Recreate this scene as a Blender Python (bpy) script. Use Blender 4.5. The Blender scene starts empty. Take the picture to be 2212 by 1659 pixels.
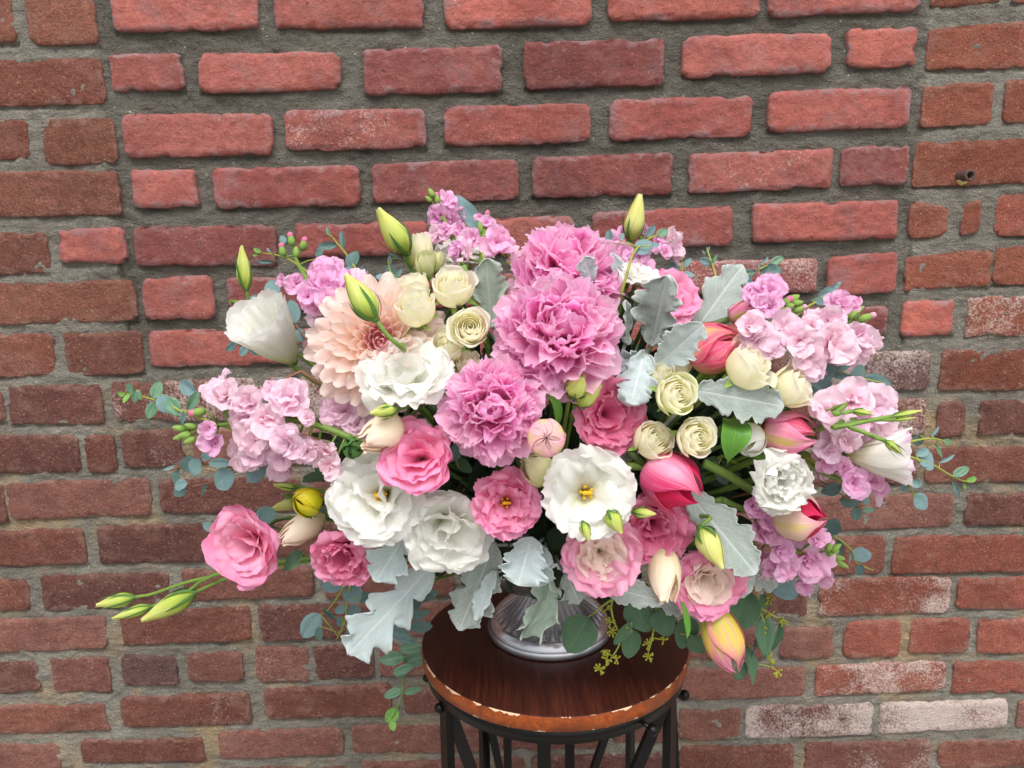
import bpy, bmesh, math, random
import numpy as np
from mathutils import Vector, Matrix

# ------------------------------------------------------------------ camera, sky, sun, exposure
sc = bpy.context.scene
COL = sc.collection
rad = math.radians
PI = math.pi
FPX, CX, CY = 1640.0, 1106.0, 829.5          # focal length and centre of the photo, measured on a 2212 x 1659 copy of it
CAM = Vector((0.0, -1.072, 1.25))
p_, y_, r_ = rad(11.0), rad(0.6), rad(1.0)
FWD = Vector((math.sin(y_) * math.cos(p_), math.cos(y_) * math.cos(p_), -math.sin(p_)))
_rt = FWD.cross(Vector((0, 0, 1))).normalized()
_up = _rt.cross(FWD)
RIGHT = _rt * math.cos(r_) - _up * math.sin(r_)
UP = _up * math.cos(r_) + _rt * math.sin(r_)
cd = bpy.data.cameras.new('camera')
cam = bpy.data.objects.new('camera', cd)
COL.objects.link(cam)
cam.matrix_world = Matrix((RIGHT, UP, -FWD)).transposed().to_4x4()
cam.matrix_world.translation = CAM
cd.sensor_width = 36.0
cd.lens = 36.0 * FPX / 2212.0
cd.clip_start, cd.clip_end = 0.02, 60.0
cd.dof.use_dof = True
cd.dof.focus_distance = 0.70
cd.dof.aperture_fstop = 14.0
sc.camera = cam

SUN_EL, SUN_AZ = rad(58), rad(-25)            # soft light from above the camera, a little from the left
world = bpy.data.worlds.new('World')
sc.world = world
world.use_nodes = True
wn = world.node_tree
wn.nodes.clear()
sky = wn.nodes.new('ShaderNodeTexSky')
sky.sky_type = 'NISHITA'
sky.sun_disc = False
sky.sun_elevation = SUN_EL
sky.sun_rotation = rad(180) + SUN_AZ
sky.dust_density = 4.0
sky.ozone_density = 0.6
hs = wn.nodes.new('ShaderNodeHueSaturation')  # an overcast sky is nearly colourless
hs.inputs['Saturation'].default_value = 0.22
bg = wn.nodes.new('ShaderNodeBackground')
bg.inputs['Strength'].default_value = 0.15
wo = wn.nodes.new('ShaderNodeOutputWorld')
wn.links.new(sky.outputs[0], hs.inputs['Color'])
wn.links.new(hs.outputs[0], bg.inputs['Color'])
wn.links.new(bg.outputs[0], wo.inputs['Surface'])
sd = bpy.data.lights.new('sun', 'SUN')
sd.energy = 1.35
sd.angle = rad(20)
sd.color = (1.0, 0.965, 0.92)
sun = bpy.data.objects.new('sun', sd)
COL.objects.link(sun)
sdir = Vector((math.sin(SUN_AZ) * math.cos(SUN_EL), -math.cos(SUN_AZ) * math.cos(SUN_EL), math.sin(SUN_EL)))
sun.rotation_euler = sdir.to_track_quat('Z', 'Y').to_euler()
sun.location = sdir * 5
sc.view_settings.view_transform = 'Standard'
sc.view_settings.look = 'None'
sc.view_settings.exposure = 0.48
sc.view_settings.gamma = 1.0
sc.cycles.max_bounces = 10
sc.cycles.diffuse_bounces = 7
sc.cycles.transmission_bounces = 6
sc.cycles.use_adaptive_sampling = True

# ------------------------------------------------------------------ measuring helpers
def ray(x, y):
    return FWD + RIGHT * ((x - CX) / FPX) + UP * (-(y - CY) / FPX)

def at(x, y, Y):
    """point of the place seen at photo position x, y and lying at depth Y (wall = 0, towards the camera negative)"""
    d = ray(x, y)
    return CAM + d * ((Y - CAM.y) / d.y)

def mpp(x, y, Y):
    """metres per photo pixel at that point"""
    return (Y - CAM.y) / ray(x, y).y / FPX

def look(ax, ay, t):
    return (RIGHT * ax + UP * ay - FWD * t).normalized()

def dome(x, y):
    e = ((x - 1200) / 980.0) ** 2 + ((y - 930) / 470.0) ** 2
    return -0.285 - 0.20 * math.sqrt(max(0.0, 1 - e))

# ------------------------------------------------------------------ numpy noise
def _hash(ix, iy, iz, s):
    h = (ix * 374761393 + iy * 668265263 + iz * 1274126177 + s * 951274213) & 0xFFFFFFFF
    h = ((h ^ (h >> 13)) * 1274126177) & 0xFFFFFFFF
    return ((h ^ (h >> 16)) & 0xFFFF) / 65535.0 * 2 - 1

def vnoise(x, y, z=0.0, s=0):
    x, y, z = np.broadcast_arrays(np.asarray(x, float), np.asarray(y, float), np.asarray(z, float))
    ix, iy, iz = np.floor(x).astype(np.int64), np.floor(y).astype(np.int64), np.floor(z).astype(np.int64)
    fx, fy, fz = x - ix, y - iy, z - iz
    fx, fy, fz = [f * f * (3 - 2 * f) for f in (fx, fy, fz)]
    r = 0
    for dx in (0, 1):
        for dy in (0, 1):
            for dz in (0, 1):
                w = (fx if dx else 1 - fx) * (fy if dy else 1 - fy) * (fz if dz else 1 - fz)
                r = r + w * _hash(ix + dx, iy + dy, iz + dz, s)
    return r

def fbm(x, y, z=0.0, s=0, o=3):
    r, a = 0, 1.0
    for k in range(o):
        r = r + a * vnoise(x * 2 ** k, y * 2 ** k, z * 2 ** k, s + k * 17)
        a *= 0.5
    return r

# ------------------------------------------------------------------ object helpers
def tag(o, label=None, cat=None, group=None, kind=None):
    if label: o['label'] = label
    if cat: o['category'] = cat
    if group: o['group'] = group
    if kind: o['kind'] = kind
    return o

def link(name, data, parent=None, M=None):
    o = bpy.data.objects.new(name, data)
    COL.objects.link(o)
    if parent is not None: o.parent = parent
    if M is not None: o.matrix_local = M
    return o

def empty(name, M):
    o = bpy.data.objects.new(name, None)
    o.empty_display_size = 0.02
    COL.objects.link(o)
    o.matrix_world = M
    return o

def mesh_of(name, V, F, mat, uv=None, smooth=True):
    me = bpy.data.meshes.new(name)
    me.from_pydata([tuple(v) for v in V], [], [tuple(f) for f in F])
    if uv is not None:
        l = me.uv_layers.new(name='UVMap')
        idx = np.empty(len(me.loops), np.int32)
        me.loops.foreach_get('vertex_index', idx)
        l.data.foreach_set('uv', np.asarray(uv, np.float32)[idx].ravel())
    if smooth:
        me.polygons.foreach_set('use_smooth', np.ones(len(me.polygons), bool))
    if mat is not None: me.materials.append(mat)
    me.update()
    return me

def grid_faces(nv, nu, off=0, wrap=False):
    F = []
    for j in range(nv - 1):
        for i in range(nu - (0 if wrap else 1)):
            a = off + j * nu + i
            b = off + j * nu + (i + 1) % nu
            F.append((a, b, b + nu, a + nu))
    return F

def grid_mesh(name, P, mat, uv=None, smooth=True):
    nv, nu = P.shape[:2]
    if uv is None:
        U, V = np.meshgrid(np.linspace(0, 1, nu), np.linspace(0, 1, nv))
        uv = np.stack([U, V], -1)
    return mesh_of(name, P.reshape(-1, 3), grid_faces(nv, nu), mat, uv.reshape(-1, 2), smooth)

class MB:
    """collects tubes, balls and lathes into one mesh"""
    def __init__(s): s.V, s.F, s.U = [], [], []
    def add(s, P, wrap=False):
        nv, nu = P.shape[:2]
        off = len(s.V)
        s.V += [tuple(p) for p in P.reshape(-1, 3)]
        U, V = np.meshgrid(np.linspace(0, 1, nu), np.linspace(0, 1, nv))
        s.U += [tuple(q) for q in np.stack([U, V], -1).reshape(-1, 2)]
        s.F += grid_faces(nv, nu, off, wrap)
    def tube(s, pts, r, n=7):
        pts = np.array([tuple(p) for p in pts], float)
        m = len(pts)
        rr = np.broadcast_to(np.asarray(r, float), (m,)) if np.ndim(r) == 0 else np.interp(np.linspace(0, 1, m), np.linspace(0, 1, len(r)), r)
        T = np.gradient(pts, axis=0)
        T /= np.linalg.norm(T, axis=1)[:, None] + 1e-12
        ref = np.array([0.31, 0.17, 0.93])
        A = np.cross(T, ref); A /= np.linalg.norm(A, axis=1)[:, None] + 1e-9
        B = np.cross(T, A)
        a = np.linspace(0, 2 * PI, n, endpoint=False)
        P = pts[:, None] + rr[:, None, None] * (np.cos(a)[None, :, None] * A[:, None] + np.sin(a)[None, :, None] * B[:, None])
        P = np.concatenate([np.repeat(pts[:1, None], n, 1), P, np.repeat(pts[-1:, None], n, 1)])
        s.add(P, True)
    def ball(s, c, r, n=8, sz=(1, 1, 1)):
        t = np.linspace(0, PI, n // 2 + 2)
        a = np.linspace(0, 2 * PI, n, endpoint=False)
        P = np.stack([np.sin(t)[:, None] * np.cos(a), np.sin(t)[:, None] * np.sin(a), np.cos(t)[:, None] * np.ones(n)], -1)
        s.add(np.array(tuple(c)) + P * r * np.array(sz), True)
    def lathe(s, prof, c=(0, 0, 0), n=48, flute=None):
        prof = np.array(prof, float)
        a = np.linspace(0, 2 * PI, n, endpoint=False)
        P = np.stack([prof[:, 0:1] * np.cos(a), prof[:, 0:1] * np.sin(a), prof[:, 1:2] * np.ones(n)], -1)
        if flute is not None: P = flute(P, a)
        s.add(P + np.array(tuple(c)), True)
    def mesh(s, name, mat, smooth=True): return mesh_of(name, s.V, s.F, mat, s.U, smooth)

def catmull(pts, n=24):
    P = np.array([tuple(p) for p in pts], float)
    P = np.concatenate([2 * P[:1] - P[1:2], P, 2 * P[-1:] - P[-2:-1]])
    m = len(P) - 3
    out = []
    for t in np.linspace(0, m - 1e-6, n):
        i = int(t); f = t - i
        a, b, c, d = P[i:i + 4]
        out.append(0.5 * (2 * b + (c - a) * f + (2 * a - 5 * b + 4 * c - d) * f * f + (3 * b - a - 3 * c + d) * f ** 3))
    return np.array(out)

# ------------------------------------------------------------------ materials
def srgb(r, g, b):
    f = lambda c: c / 12.92 if c <= 0.04045 else ((c + 0.055) / 1.055) ** 2.4
    return (f(r / 255), f(g / 255), f(b / 255), 1.0)

class NT:
    def __init__(s, name):
        s.m = bpy.data.materials.new(name)
        s.m.use_nodes = True
        s.t = s.m.node_tree
        s.t.nodes.clear()
    def n(s, typ, ins=None, **kw):
        nd = s.t.nodes.new('ShaderNode' + typ)
        for k, v in kw.items(): setattr(nd, k, v)
        for k, v in (ins or {}).items():
            if isinstance(v, bpy.types.NodeSocket): s.t.links.new(v, nd.inputs[k])
            else: nd.inputs[k].default_value = v
        return nd
    def math(s, op, a, b=0.0, c=0.0, clamp=False):
        nd = s.n('Math', {0: a, 1: b, 2: c}, operation=op)
        nd.use_clamp = clamp
        return nd.outputs[0]
    def mix(s, f, a, b, mode='MIX'):
        nd = s.n('Mix', data_type='RGBA', blend_type=mode)
        for k, v in ((0, f), (6, a), (7, b)):
            if isinstance(v, bpy.types.NodeSocket): s.t.links.new(v, nd.inputs[k])
            else: nd.inputs[k].default_value = v
        return nd.outputs[2]
    def ramp(s, f, stops, interp='LINEAR'):
        nd = s.n('ValToRGB', {0: f})
        nd.color_ramp.interpolation = interp
        e = nd.color_ramp.elements
        while len(e) < len(stops): e.new(0.5)
        for k, (p, c) in enumerate(stops):
            e[k].position = p
            e[k].color = c if len(c) == 4 else (*c, 1)
        return nd.outputs[0]
    def step(s, f, a, b):
        nd = s.n('MapRange', {0: f, 1: a, 2: b})
        return nd.outputs[0]
    def noise(s, vec, scale, detail=2.0, rough=0.5):
        return s.n('TexNoise', {'Vector': vec, 'Scale': scale, 'Detail': detail, 'Roughness': rough}).outputs[0]
    def out(s, sh): s.n('OutputMaterial', {'Surface': sh})

def petal_mat(name, stops, edge=None, edge_at=(0.55, 1.0), mid=None, mid_w=0.3, streak=None, streak_k=0.6, vein=0.12, trans=0.32, rough=0.55, vscale=26.0, tipjit=0.12, spec=0.2, sheen=0.0):
    """thin petal: colour runs from the base (0) to the tip (1), optional edge and midrib colours, fine lengthwise veins"""
    m = NT(name)
    uv = m.n('UVMap').outputs[0]
    sp = m.n('SeparateXYZ', {0: uv})
    U, V = sp.outputs[0], sp.outputs[1]
    oi = m.n('ObjectInfo')
    wv = m.n('CombineXYZ', {0: m.math('MULTIPLY', U, vscale), 1: m.math('MULTIPLY', V, 2.2), 2: m.math('MULTIPLY', oi.outputs['Random'], 37.0)}).outputs[0]
    nz = m.noise(wv, 1.0, 3.0, 0.6)
    pos = m.n('CombineXYZ', {0: m.math('MULTIPLY', U, 3.0), 1: m.math('MULTIPLY', V, 3.0), 2: m.math('MULTIPLY', oi.outputs['Random'], 91.0)}).outputs[0]
    lo = m.noise(pos, 1.0, 2.0)
    V2 = m.math('ADD', V, m.math('MULTIPLY', m.math('SUBTRACT', nz, 0.5), tipjit * 2))
    V2 = m.math('ADD', V2, m.math('MULTIPLY', m.math('SUBTRACT', lo, 0.5), 0.25))
    col = m.ramp(V2, stops)
    au = m.math('ABSOLUTE', m.math('SUBTRACT', m.math('MULTIPLY', U, 2.0), 1.0))
    if mid is not None:
        k = m.math('ADD', au, m.math('MULTIPLY', m.math('SUBTRACT', nz, 0.5), 0.5))
        k = m.math('MULTIPLY', m.step(k, mid_w, 0.02), m.step(V, 1.0, 0.55))
        col = m.mix(k, col, mid)
    if edge is not None:
        k = m.math('MAXIMUM', au, m.math('MULTIPLY', V, 1.0))
        k = m.math('ADD', k, m.math('MULTIPLY', m.math('SUBTRACT', lo, 0.5), 0.3))
        col = m.mix(m.step(k, *edge_at), col, edge)
    if streak is not None:
        sv = m.n('CombineXYZ', {0: m.math('MULTIPLY', U, 11.0), 1: m.math('MULTIPLY', V, 1.3), 2: m.math('MULTIPLY', oi.outputs['Random'], 53.0)}).outputs[0]
        sn = m.math('ADD', m.noise(sv, 1.0, 3.0, 0.6), m.math('MULTIPLY', m.math('SUBTRACT', nz, 0.5), 0.35))
        col = m.mix(m.math('MULTIPLY', m.step(sn, 0.46, 0.66), streak_k), col, streak)
    k = m.math('ADD', 1.0 - vein / 2, m.math('MULTIPLY', nz, vein))
    col = m.mix(1.0, col, m.n('CombineColor', {0: k, 1: k, 2: k}).outputs[0], 'MULTIPLY')
    col = m.mix(1.0, col, oi.outputs['Color'], 'MULTIPLY')
    bp = m.n('Bump', {'Height': m.math('ADD', nz, m.math('MULTIPLY', lo, 0.6)), 'Strength': 0.45, 'Distance': 0.0009}).outputs[0]
    pr = m.n('BsdfPrincipled', {'Base Color': col, 'Roughness': rough, 'Specular IOR Level': spec, 'Normal': bp, 'Sheen Weight': sheen})
    tr = m.n('BsdfTranslucent', {'Color': col})
    m.out(m.n('MixShader', {0: trans, 1: pr.outputs[0], 2: tr.outputs[0]}).outputs[0])
    return m.m

def leaf_mat(name, top, under, vein_col, rough=0.45, trans=0.15, felt=False, side=7.0, spec=0.3):
    m = NT(name)
    uv = m.n('UVMap').outputs[0]
    sp = m.n('SeparateXYZ', {0: uv})
    U, V = sp.outputs[0], sp.outputs[1]
    oi = m.n('ObjectInfo')
    geo = m.n('NewGeometry')
    tc = m.n('TexCoord').outputs['Object']
    au = m.math('ABSOLUTE', m.math('SUBTRACT', m.math('MULTIPLY', U, 2.0), 1.0))
    pos = m.n('CombineXYZ', {0: m.math('MULTIPLY', U, 2.0), 1: m.math('MULTIPLY', V, 3.0), 2: m.math('MULTIPLY', oi.outputs['Random'], 71.0)}).outputs[0]
    lo = m.noise(pos, 1.6, 4.0, 0.6)
    fi = m.noise(pos, 26.0 if felt else 14.0, 3.0, 0.7)
    col = m.mix(geo.outputs['Backfacing'], top, under)
    k = m.math('ADD', 0.62 if felt else 0.72, m.math('MULTIPLY', lo, 0.62 if felt else 0.42))
    k = m.math('ADD', k, m.math('MULTIPLY', fi, 0.34 if felt else 0.14))
    col = m.mix(1.0, col, m.n('CombineColor', {0: k, 1: k, 2: k}).outputs[0], 'MULTIPLY')
    if felt:
        fz = m.noise(tc, 900.0, 4.0, 0.8)
        col = m.mix(m.math('MULTIPLY', m.step(fz, 0.40, 0.68), 0.55), col, vein_col)
        rim = m.step(m.math('MAXIMUM', au, V), 0.90, 1.0)
        col = m.mix(m.math('MULTIPLY', rim, 0.75), col, vein_col)
    # midrib and side veins
    mr = m.step(au, 0.07, 0.015)
    w = m.math('SUBTRACT', m.math('MULTIPLY', V, side), m.math('MULTIPLY', au, 1.7))
    fr = m.math('ABSOLUTE', m.math('SUBTRACT', m.math('FRACT', w), 0.5))
    sv = m.math('MULTIPLY', m.step(fr, 0.07, 0.01), 0.45)
    vv = m.math('MAXIMUM', mr, sv)
    col = m.mix(m.math('MULTIPLY', vv, 0.7 if felt else 0.55), col, vein_col)
    col = m.mix(1.0, col, oi.outputs['Color'], 'MULTIPLY')
    hgt = m.math('ADD', m.math('MULTIPLY', vv, -0.6), fi)
    bp = m.n('Bump', {'Height': hgt, 'Strength': 0.5 if felt else 0.3, 'Distance': 0.0008}).outputs[0]
    pr = m.n('BsdfPrincipled', {'Base Color': col, 'Roughness': rough, 'Specular IOR Level': spec, 'Normal': bp, 'Sheen Weight': 0.5 if felt else 0.0})
    tr = m.n('BsdfTranslucent', {'Color': col})
    m.out(m.n('MixShader', {0: trans, 1: pr.outputs[0], 2: tr.outputs[0]}).outputs[0])
    return m.m

def plain_mat(name, c, rough=0.5, var=0.25, scale=60.0, metal=0.0, bump=0.0, spec=0.4):
    m = NT(name)
    tc = m.n('TexCoord').outputs['Object']
    nz = m.noise(tc, scale, 4.0, 0.6)
    k = m.math('ADD', 1 - var / 2, m.math('MULTIPLY', nz, var))
    col = m.mix(1.0, c, m.n('CombineColor', {0: k, 1: k, 2: k}).outputs[0], 'MULTIPLY')
    ins = {'Base Color': col, 'Roughness': rough, 'Metallic': metal, 'Specular IOR Level': spec}
    if bump: ins['Normal'] = m.n('Bump', {'Height': nz, 'Strength': bump, 'Distance': 0.001}).outputs[0]
    m.out(m.n('BsdfPrincipled', ins).outputs[0])
    return m.m
# ------------------------------------------------------------------ petals
MESH = {}

def cached(key, fn):
    if key not in MESH: MESH[key] = fn()
    return MESH[key]

def wprof(v, bw, vm, tw):
    a = bw + (1 - bw) * np.sin(0.5 * PI * np.clip(v / vm, 0, 1))
    b = tw + (1 - tw) * np.cos(0.5 * PI * np.clip((v - vm) / max(1e-3, 1 - vm), 0, 1))
    return np.where(v < vm, a, b)

def flat_petal(name, mat, L=1, W=0.3, bw=0.3, vm=0.65, tw=0.6, th0=0, th1=40, p=1.3, cup=0.6, cup1=None, ruf=0.0, rk=3.0,
               ruf2=0.0, jag=0.0, jk=5.0, tip=0.15, seed=0, nu=11, nv=12, twist=0.0, kink=0.0, crimp=0.0):
    """spine in the XZ plane leaving the axis Z by th0 degrees and bending to th1; lateral axis Y"""
    v = np.linspace(0, 1, nv)[:, None]
    u = np.linspace(-1, 1, nu)[None, :]
    jn = fbm(u * jk, 0.3, seed * 1.7, seed, 2)
    m = 1 - tip * np.abs(u) ** 2.4 + jag * jn
    S = v * m
    x = np.linspace(0, 1.4, 80)
    th = np.radians(th0 + (th1 - th0) * np.clip(x, 0, 1.2) ** p)
    dr = np.concatenate([[0], np.cumsum(np.sin(th[:-1]) * np.diff(x))])
    dz = np.concatenate([[0], np.cumsum(np.cos(th[:-1]) * np.diff(x))])
    r, z, T = np.interp(S, x, dr) * L, np.interp(S, x, dz) * L, np.interp(S, x, th)
    w = W * wprof(v, bw, vm, tw)
    c = cup + ((cup1 if cup1 is not None else cup) - cup) * v
    c = np.where(np.abs(c) < 1e-3, 1e-3, c)
    lat = w * np.sin(c * u) / c
    d = w * (1 - np.cos(c * u)) / c
    ph = seed * 2.13
    d = d + ruf * W * np.abs(u) ** 1.2 * v ** 1.5 * np.sin(rk * PI * (u * 0.6 + v * np.sign(u) * 1.1) + ph)
    d = d + ruf2 * W * v ** 3 * fbm(u * 2.6 + seed, v * 1.5, seed * 0.7, seed + 5, 2)
    d = d + kink * W * v * fbm(u * 1.2 + seed * 3, v * 2.2, 0.5, seed + 9, 2)
    if crimp: d = d + crimp * W * v * fbm(u * 4.2 + v * 0.5, v * 1.1, seed * 2.3, seed + 21, 2)
    lat = lat + twist * W * v ** 2
    P = np.stack([r - np.cos(T) * d, lat, z + np.sin(T) * d], -1)
    return grid_mesh(name, P, mat)

def wrap_petal(name, mat, prof, span, bw=0.35, vm=0.5, tw=0.6, tip=0.12, spiral=0.0, ruf=0.0, rk=3.0, jag=0.0, jk=5.0, seed=0,
               nu=13, nv=14, twist=0.0, point=0.0, edge_out=0.0):
    """part of a shell around the axis Z: prof = [(r, z)...] from base to rim, span = half angle in degrees"""
    pr = catmull([(a, b, 0) for a, b in prof], 40)
    seg = np.concatenate([[0], np.cumsum(np.linalg.norm(np.diff(pr, axis=0), axis=1))])
    seg /= seg[-1]
    v = np.linspace(0, 1, nv)[:, None]
    u = np.linspace(-1, 1, nu)[None, :]
    Rm = pr[:, 0].max()
    m = 1 - tip * np.abs(u) ** 2.2 + jag * fbm(u * jk, 0.7, seed * 1.3, seed, 2) + point * np.maximum(0, 1 - np.abs(u) * 3) ** 1.5
    S = v * m
    Sc = np.clip(S, 0, 1)
    r, z = np.interp(Sc, seg, pr[:, 0]), np.interp(Sc, seg, pr[:, 1])
    tr, tz = pr[-1, 0] - pr[-4, 0], pr[-1, 1] - pr[-4, 1]
    tl = math.hypot(tr, tz)
    ov = np.maximum(0, S - 1) * (len(pr) * tl / 3)
    r, z = r + ov * tr / tl, z + ov * tz / tl
    w = wprof(v, bw, vm, tw)
    ph = rad(span) * w * u + twist * v
    r = r + spiral * Rm * u + edge_out * Rm * np.abs(u) ** 3 * v
    rf = ruf * Rm * v ** 2.5 * (np.sin(rk * PI * u + seed * 2.1) * 0.7 + 0.8 * fbm(u * 2.5, v * 2, seed, seed + 3, 2))
    r, z = r + rf, z + rf * 0.35 * np.sin(seed + u * 5)
    r = np.maximum(r, 0.0005)
    P = np.stack([r * np.cos(ph), r * np.sin(ph), z], -1)
    return grid_mesh(name, P, mat)

def Mat(loc, axis, roll=0.0):
    z = Vector(axis).normalized()
    x = UP - z * UP.dot(z)
    if x.length < 0.05: x = RIGHT - z * RIGHT.dot(z)
    x.normalize()
    y = z.cross(x)
    M = Matrix((x, y, z)).transposed().to_4x4()
    M.translation = loc
    return M @ Matrix.Rotation(roll, 4, 'Z')

def Rz(a): return Matrix.Rotation(a, 4, 'Z')
def Ry(a): return Matrix.Rotation(a, 4, 'Y')
def Rx(a): return Matrix.Rotation(a, 4, 'X')
def Sc3(a, b=None, c=None): return Matrix.Diagonal((a, b if b is not None else a, c if c is not None else a, 1))
def Tr(x, y, z): return Matrix.Translation((x, y, z))
GA = PI * (3 - math.sqrt(5))

ANCHOR = at(1190, 1130, -0.28)

def add_stem(root, mat, r=0.0021, via=None, end=None, length=0.06, n=14):
    """stem from the flower down into the foam, in the flower's own space"""
    inv = root.matrix_world.inverted()
    e = inv @ (Vector(end) if end is not None else ANCHOR + Vector((0, 0, -0.01)))
    if via: pts = [Vector((0, 0, 0.0))] + [inv @ Vector(q) for q in via] + [e]
    else:
        pts = [Vector((0, 0, 0)), Vector((0, 0, -min(length, e.length * 0.4))), e * 0.6 + Vector((0, 0, -0.012)), e]
    b = MB()
    b.tube(catmull(pts, n), (r, r * 1.25))
    return link('stem', b.mesh('stem', mat if via or mat is not G_STEM else G_DARKSTEM), root)  # stems inside take a darker green: interior shade put into their colour

# ------------------------------------------------------------------ flower materials
G_STEM = plain_mat('stem_green', srgb(112, 142, 62), 0.45, 0.4, 90)
G_DARKSTEM = plain_mat('stem_dark', srgb(84, 108, 58), 0.5, 0.4, 90)
G_OLIVE = plain_mat('stem_olive', srgb(150, 158, 70), 0.5, 0.4, 90)
G_BROWN = plain_mat('stem_brown', srgb(140, 96, 74), 0.6, 0.4, 90)
M_PEONY = petal_mat('peony_petal', [(0.0, srgb(240, 84, 166)), (0.40, srgb(252, 150, 206)), (0.70, srgb(255, 190, 226)), (1.0, srgb(255, 222, 241))], vein=0.13, trans=0.56)
M_PEONY_OUT = petal_mat('peony_guard_petal', [(0.0, srgb(246, 150, 206)), (0.5, srgb(252, 186, 222)), (1.0, srgb(253, 208, 234))], vein=0.12, trans=0.48)
M_DAHLIA = petal_mat('dahlia_petal', [(0.0, srgb(253, 226, 180)), (0.4, srgb(253, 229, 208)), (0.8, srgb(252, 230, 220)), (1.0, srgb(250, 228, 224))], edge=srgb(254, 238, 230), edge_at=(0.86, 1.0), vein=0.1, trans=0.42)
M_DAHLIA_IN = petal_mat('dahlia_heart_petal', [(0.0, srgb(232, 150, 158)), (0.6, srgb(244, 186, 190)), (1.0, srgb(249, 212, 212))], vein=0.1, trans=0.4)
M_WHITE = petal_mat('white_petal', [(0.0, srgb(208, 216, 120)), (0.22, srgb(240, 242, 212)), (0.5, srgb(250, 250, 243)), (1.0, srgb(251, 251, 248))], vein=0.06, trans=0.5, tipjit=0.04)
M_BLUSHTIP = petal_mat('white_petal_with_pink_rim', [(0.0, srgb(196, 210, 90)), (0.2, srgb(240, 240, 214)), (0.85, srgb(249, 247, 246)), (1.0, srgb(240, 200, 228))], vein=0.06, trans=0.3)
M_CREAM = petal_mat('cream_rose_petal', [(0.0, srgb(250, 243, 186)), (0.5, srgb(254, 250, 220)), (1.0, srgb(254, 252, 238))], vein=0.04, trans=0.58, tipjit=0.05)
M_GREENISH = petal_mat('greenish_cream_petal', [(0.0, srgb(190, 206, 110)), (0.6, srgb(226, 232, 170)), (1.0, srgb(240, 240, 200))], vein=0.1, trans=0.25)
M_PINK = petal_mat('pink_lisianthus_petal', [(0.0, srgb(240, 196, 166)), (0.2, srgb(236, 122, 164)), (0.6, srgb(245, 152, 190)), (1.0, srgb(250, 180, 210))], edge=srgb(242, 144, 194), edge_at=(0.85, 1.1), vein=0.16, trans=0.3)
M_ROSEPINK = petal_mat('deep_pink_petal', [(0.0, srgb(208, 78, 118)), (0.4, srgb(226, 104, 148)), (0.8, srgb(236, 134, 172)), (1.0, srgb(242, 160, 192))], vein=0.16, trans=0.36)
M_PALEPINK = petal_mat('pale_pink_petal', [(0.0, srgb(240, 150, 180)), (0.5, srgb(246, 176, 202)), (1.0, srgb(248, 190, 214))], edge=srgb(244, 150, 192), edge_at=(0.85, 1.1), vein=0.1, trans=0.3)
M_CHAMP = petal_mat('champagne_petal', [(0.0, srgb(253, 234, 204)), (0.5, srgb(254, 240, 228)), (1.0, srgb(254, 238, 230))], vein=0.06, trans=0.45)
M_CHAMPBUD = petal_mat('champagne_bud_petal', [(0.0, srgb(226, 226, 150)), (0.35, srgb(246, 234, 200)), (0.8, srgb(250, 234, 214)), (1.0, srgb(248, 222, 206))], edge=srgb(246, 226, 190), edge_at=(0.9, 1.1), vein=0.08, trans=0.25)
M_PALEBUD = petal_mat('pale_green_bud_petal', [(0.0, srgb(206, 212, 120)), (0.5, srgb(230, 230, 170)), (1.0, srgb(244, 238, 200))], vein=0.08, trans=0.25)
M_STOCK = petal_mat('pale_stock_petal', [(0.0, srgb(226, 226, 150)), (0.16, srgb(249, 220, 230)), (0.6, srgb(251, 222, 233)), (1.0, srgb(252, 228, 238))], vein=0.08, trans=0.42, vscale=18)
M_LILAC = petal_mat('lilac_stock_petal', [(0.0, srgb(214, 214, 120)), (0.16, srgb(248, 200, 226)), (0.6, srgb(247, 194, 226)), (1.0, srgb(249, 208, 234))], edge=srgb(240, 160, 214), edge_at=(0.9, 1.15), vein=0.12, trans=0.4, vscale=18)
M_TULIP = petal_mat('pink_tulip_petal', [(0.0, srgb(240, 150, 180)), (0.4, srgb(232, 86, 140)), (0.8, srgb(222, 44, 104)), (1.0, srgb(216, 34, 88))], mid=srgb(244, 170, 200), mid_w=0.5, streak=srgb(246, 168, 200), streak_k=0.6, vein=0.2, trans=0.25, rough=0.38, spec=0.35)
M_TULIP_Y = petal_mat('yellow_pink_tulip_petal', [(0.0, srgb(232, 208, 100)), (0.35, srgb(242, 184, 150)), (0.62, srgb(236, 92, 130)), (1.0, srgb(222, 36, 88))], edge=srgb(236, 84, 140), edge_at=(0.6, 1.1), mid=srgb(230, 200, 90), mid_w=0.28, streak=srgb(248, 196, 150), streak_k=0.5, vein=0.2, trans=0.25, rough=0.38, spec=0.35, tipjit=0.3)
M_TULIP_P = petal_mat('striped_tulip_petal', [(0.0, srgb(206, 206, 110)), (0.3, srgb(240, 168, 180)), (0.75, srgb(236, 110, 160)), (1.0, srgb(222, 62, 124))], edge=srgb(244, 150, 190), edge_at=(0.5, 0.95), mid=srgb(212, 196, 96), mid_w=0.32, streak=srgb(250, 190, 204), streak_k=0.7, vein=0.2, trans=0.25, rough=0.4, spec=0.35, tipjit=0.3)
M_TULIP_C = petal_mat('cream_pink_tulip_petal', [(0.0, srgb(244, 228, 200)), (0.55, srgb(246, 216, 186)), (0.85, srgb(244, 166, 190)), (1.0, srgb(228, 70, 132))], edge=srgb(240, 140, 184), edge_at=(0.75, 1.2), mid=srgb(236, 214, 140), mid_w=0.2, streak=srgb(250, 226, 214), streak_k=0.6, vein=0.2, trans=0.25, rough=0.38, spec=0.35, tipjit=0.25)
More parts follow.
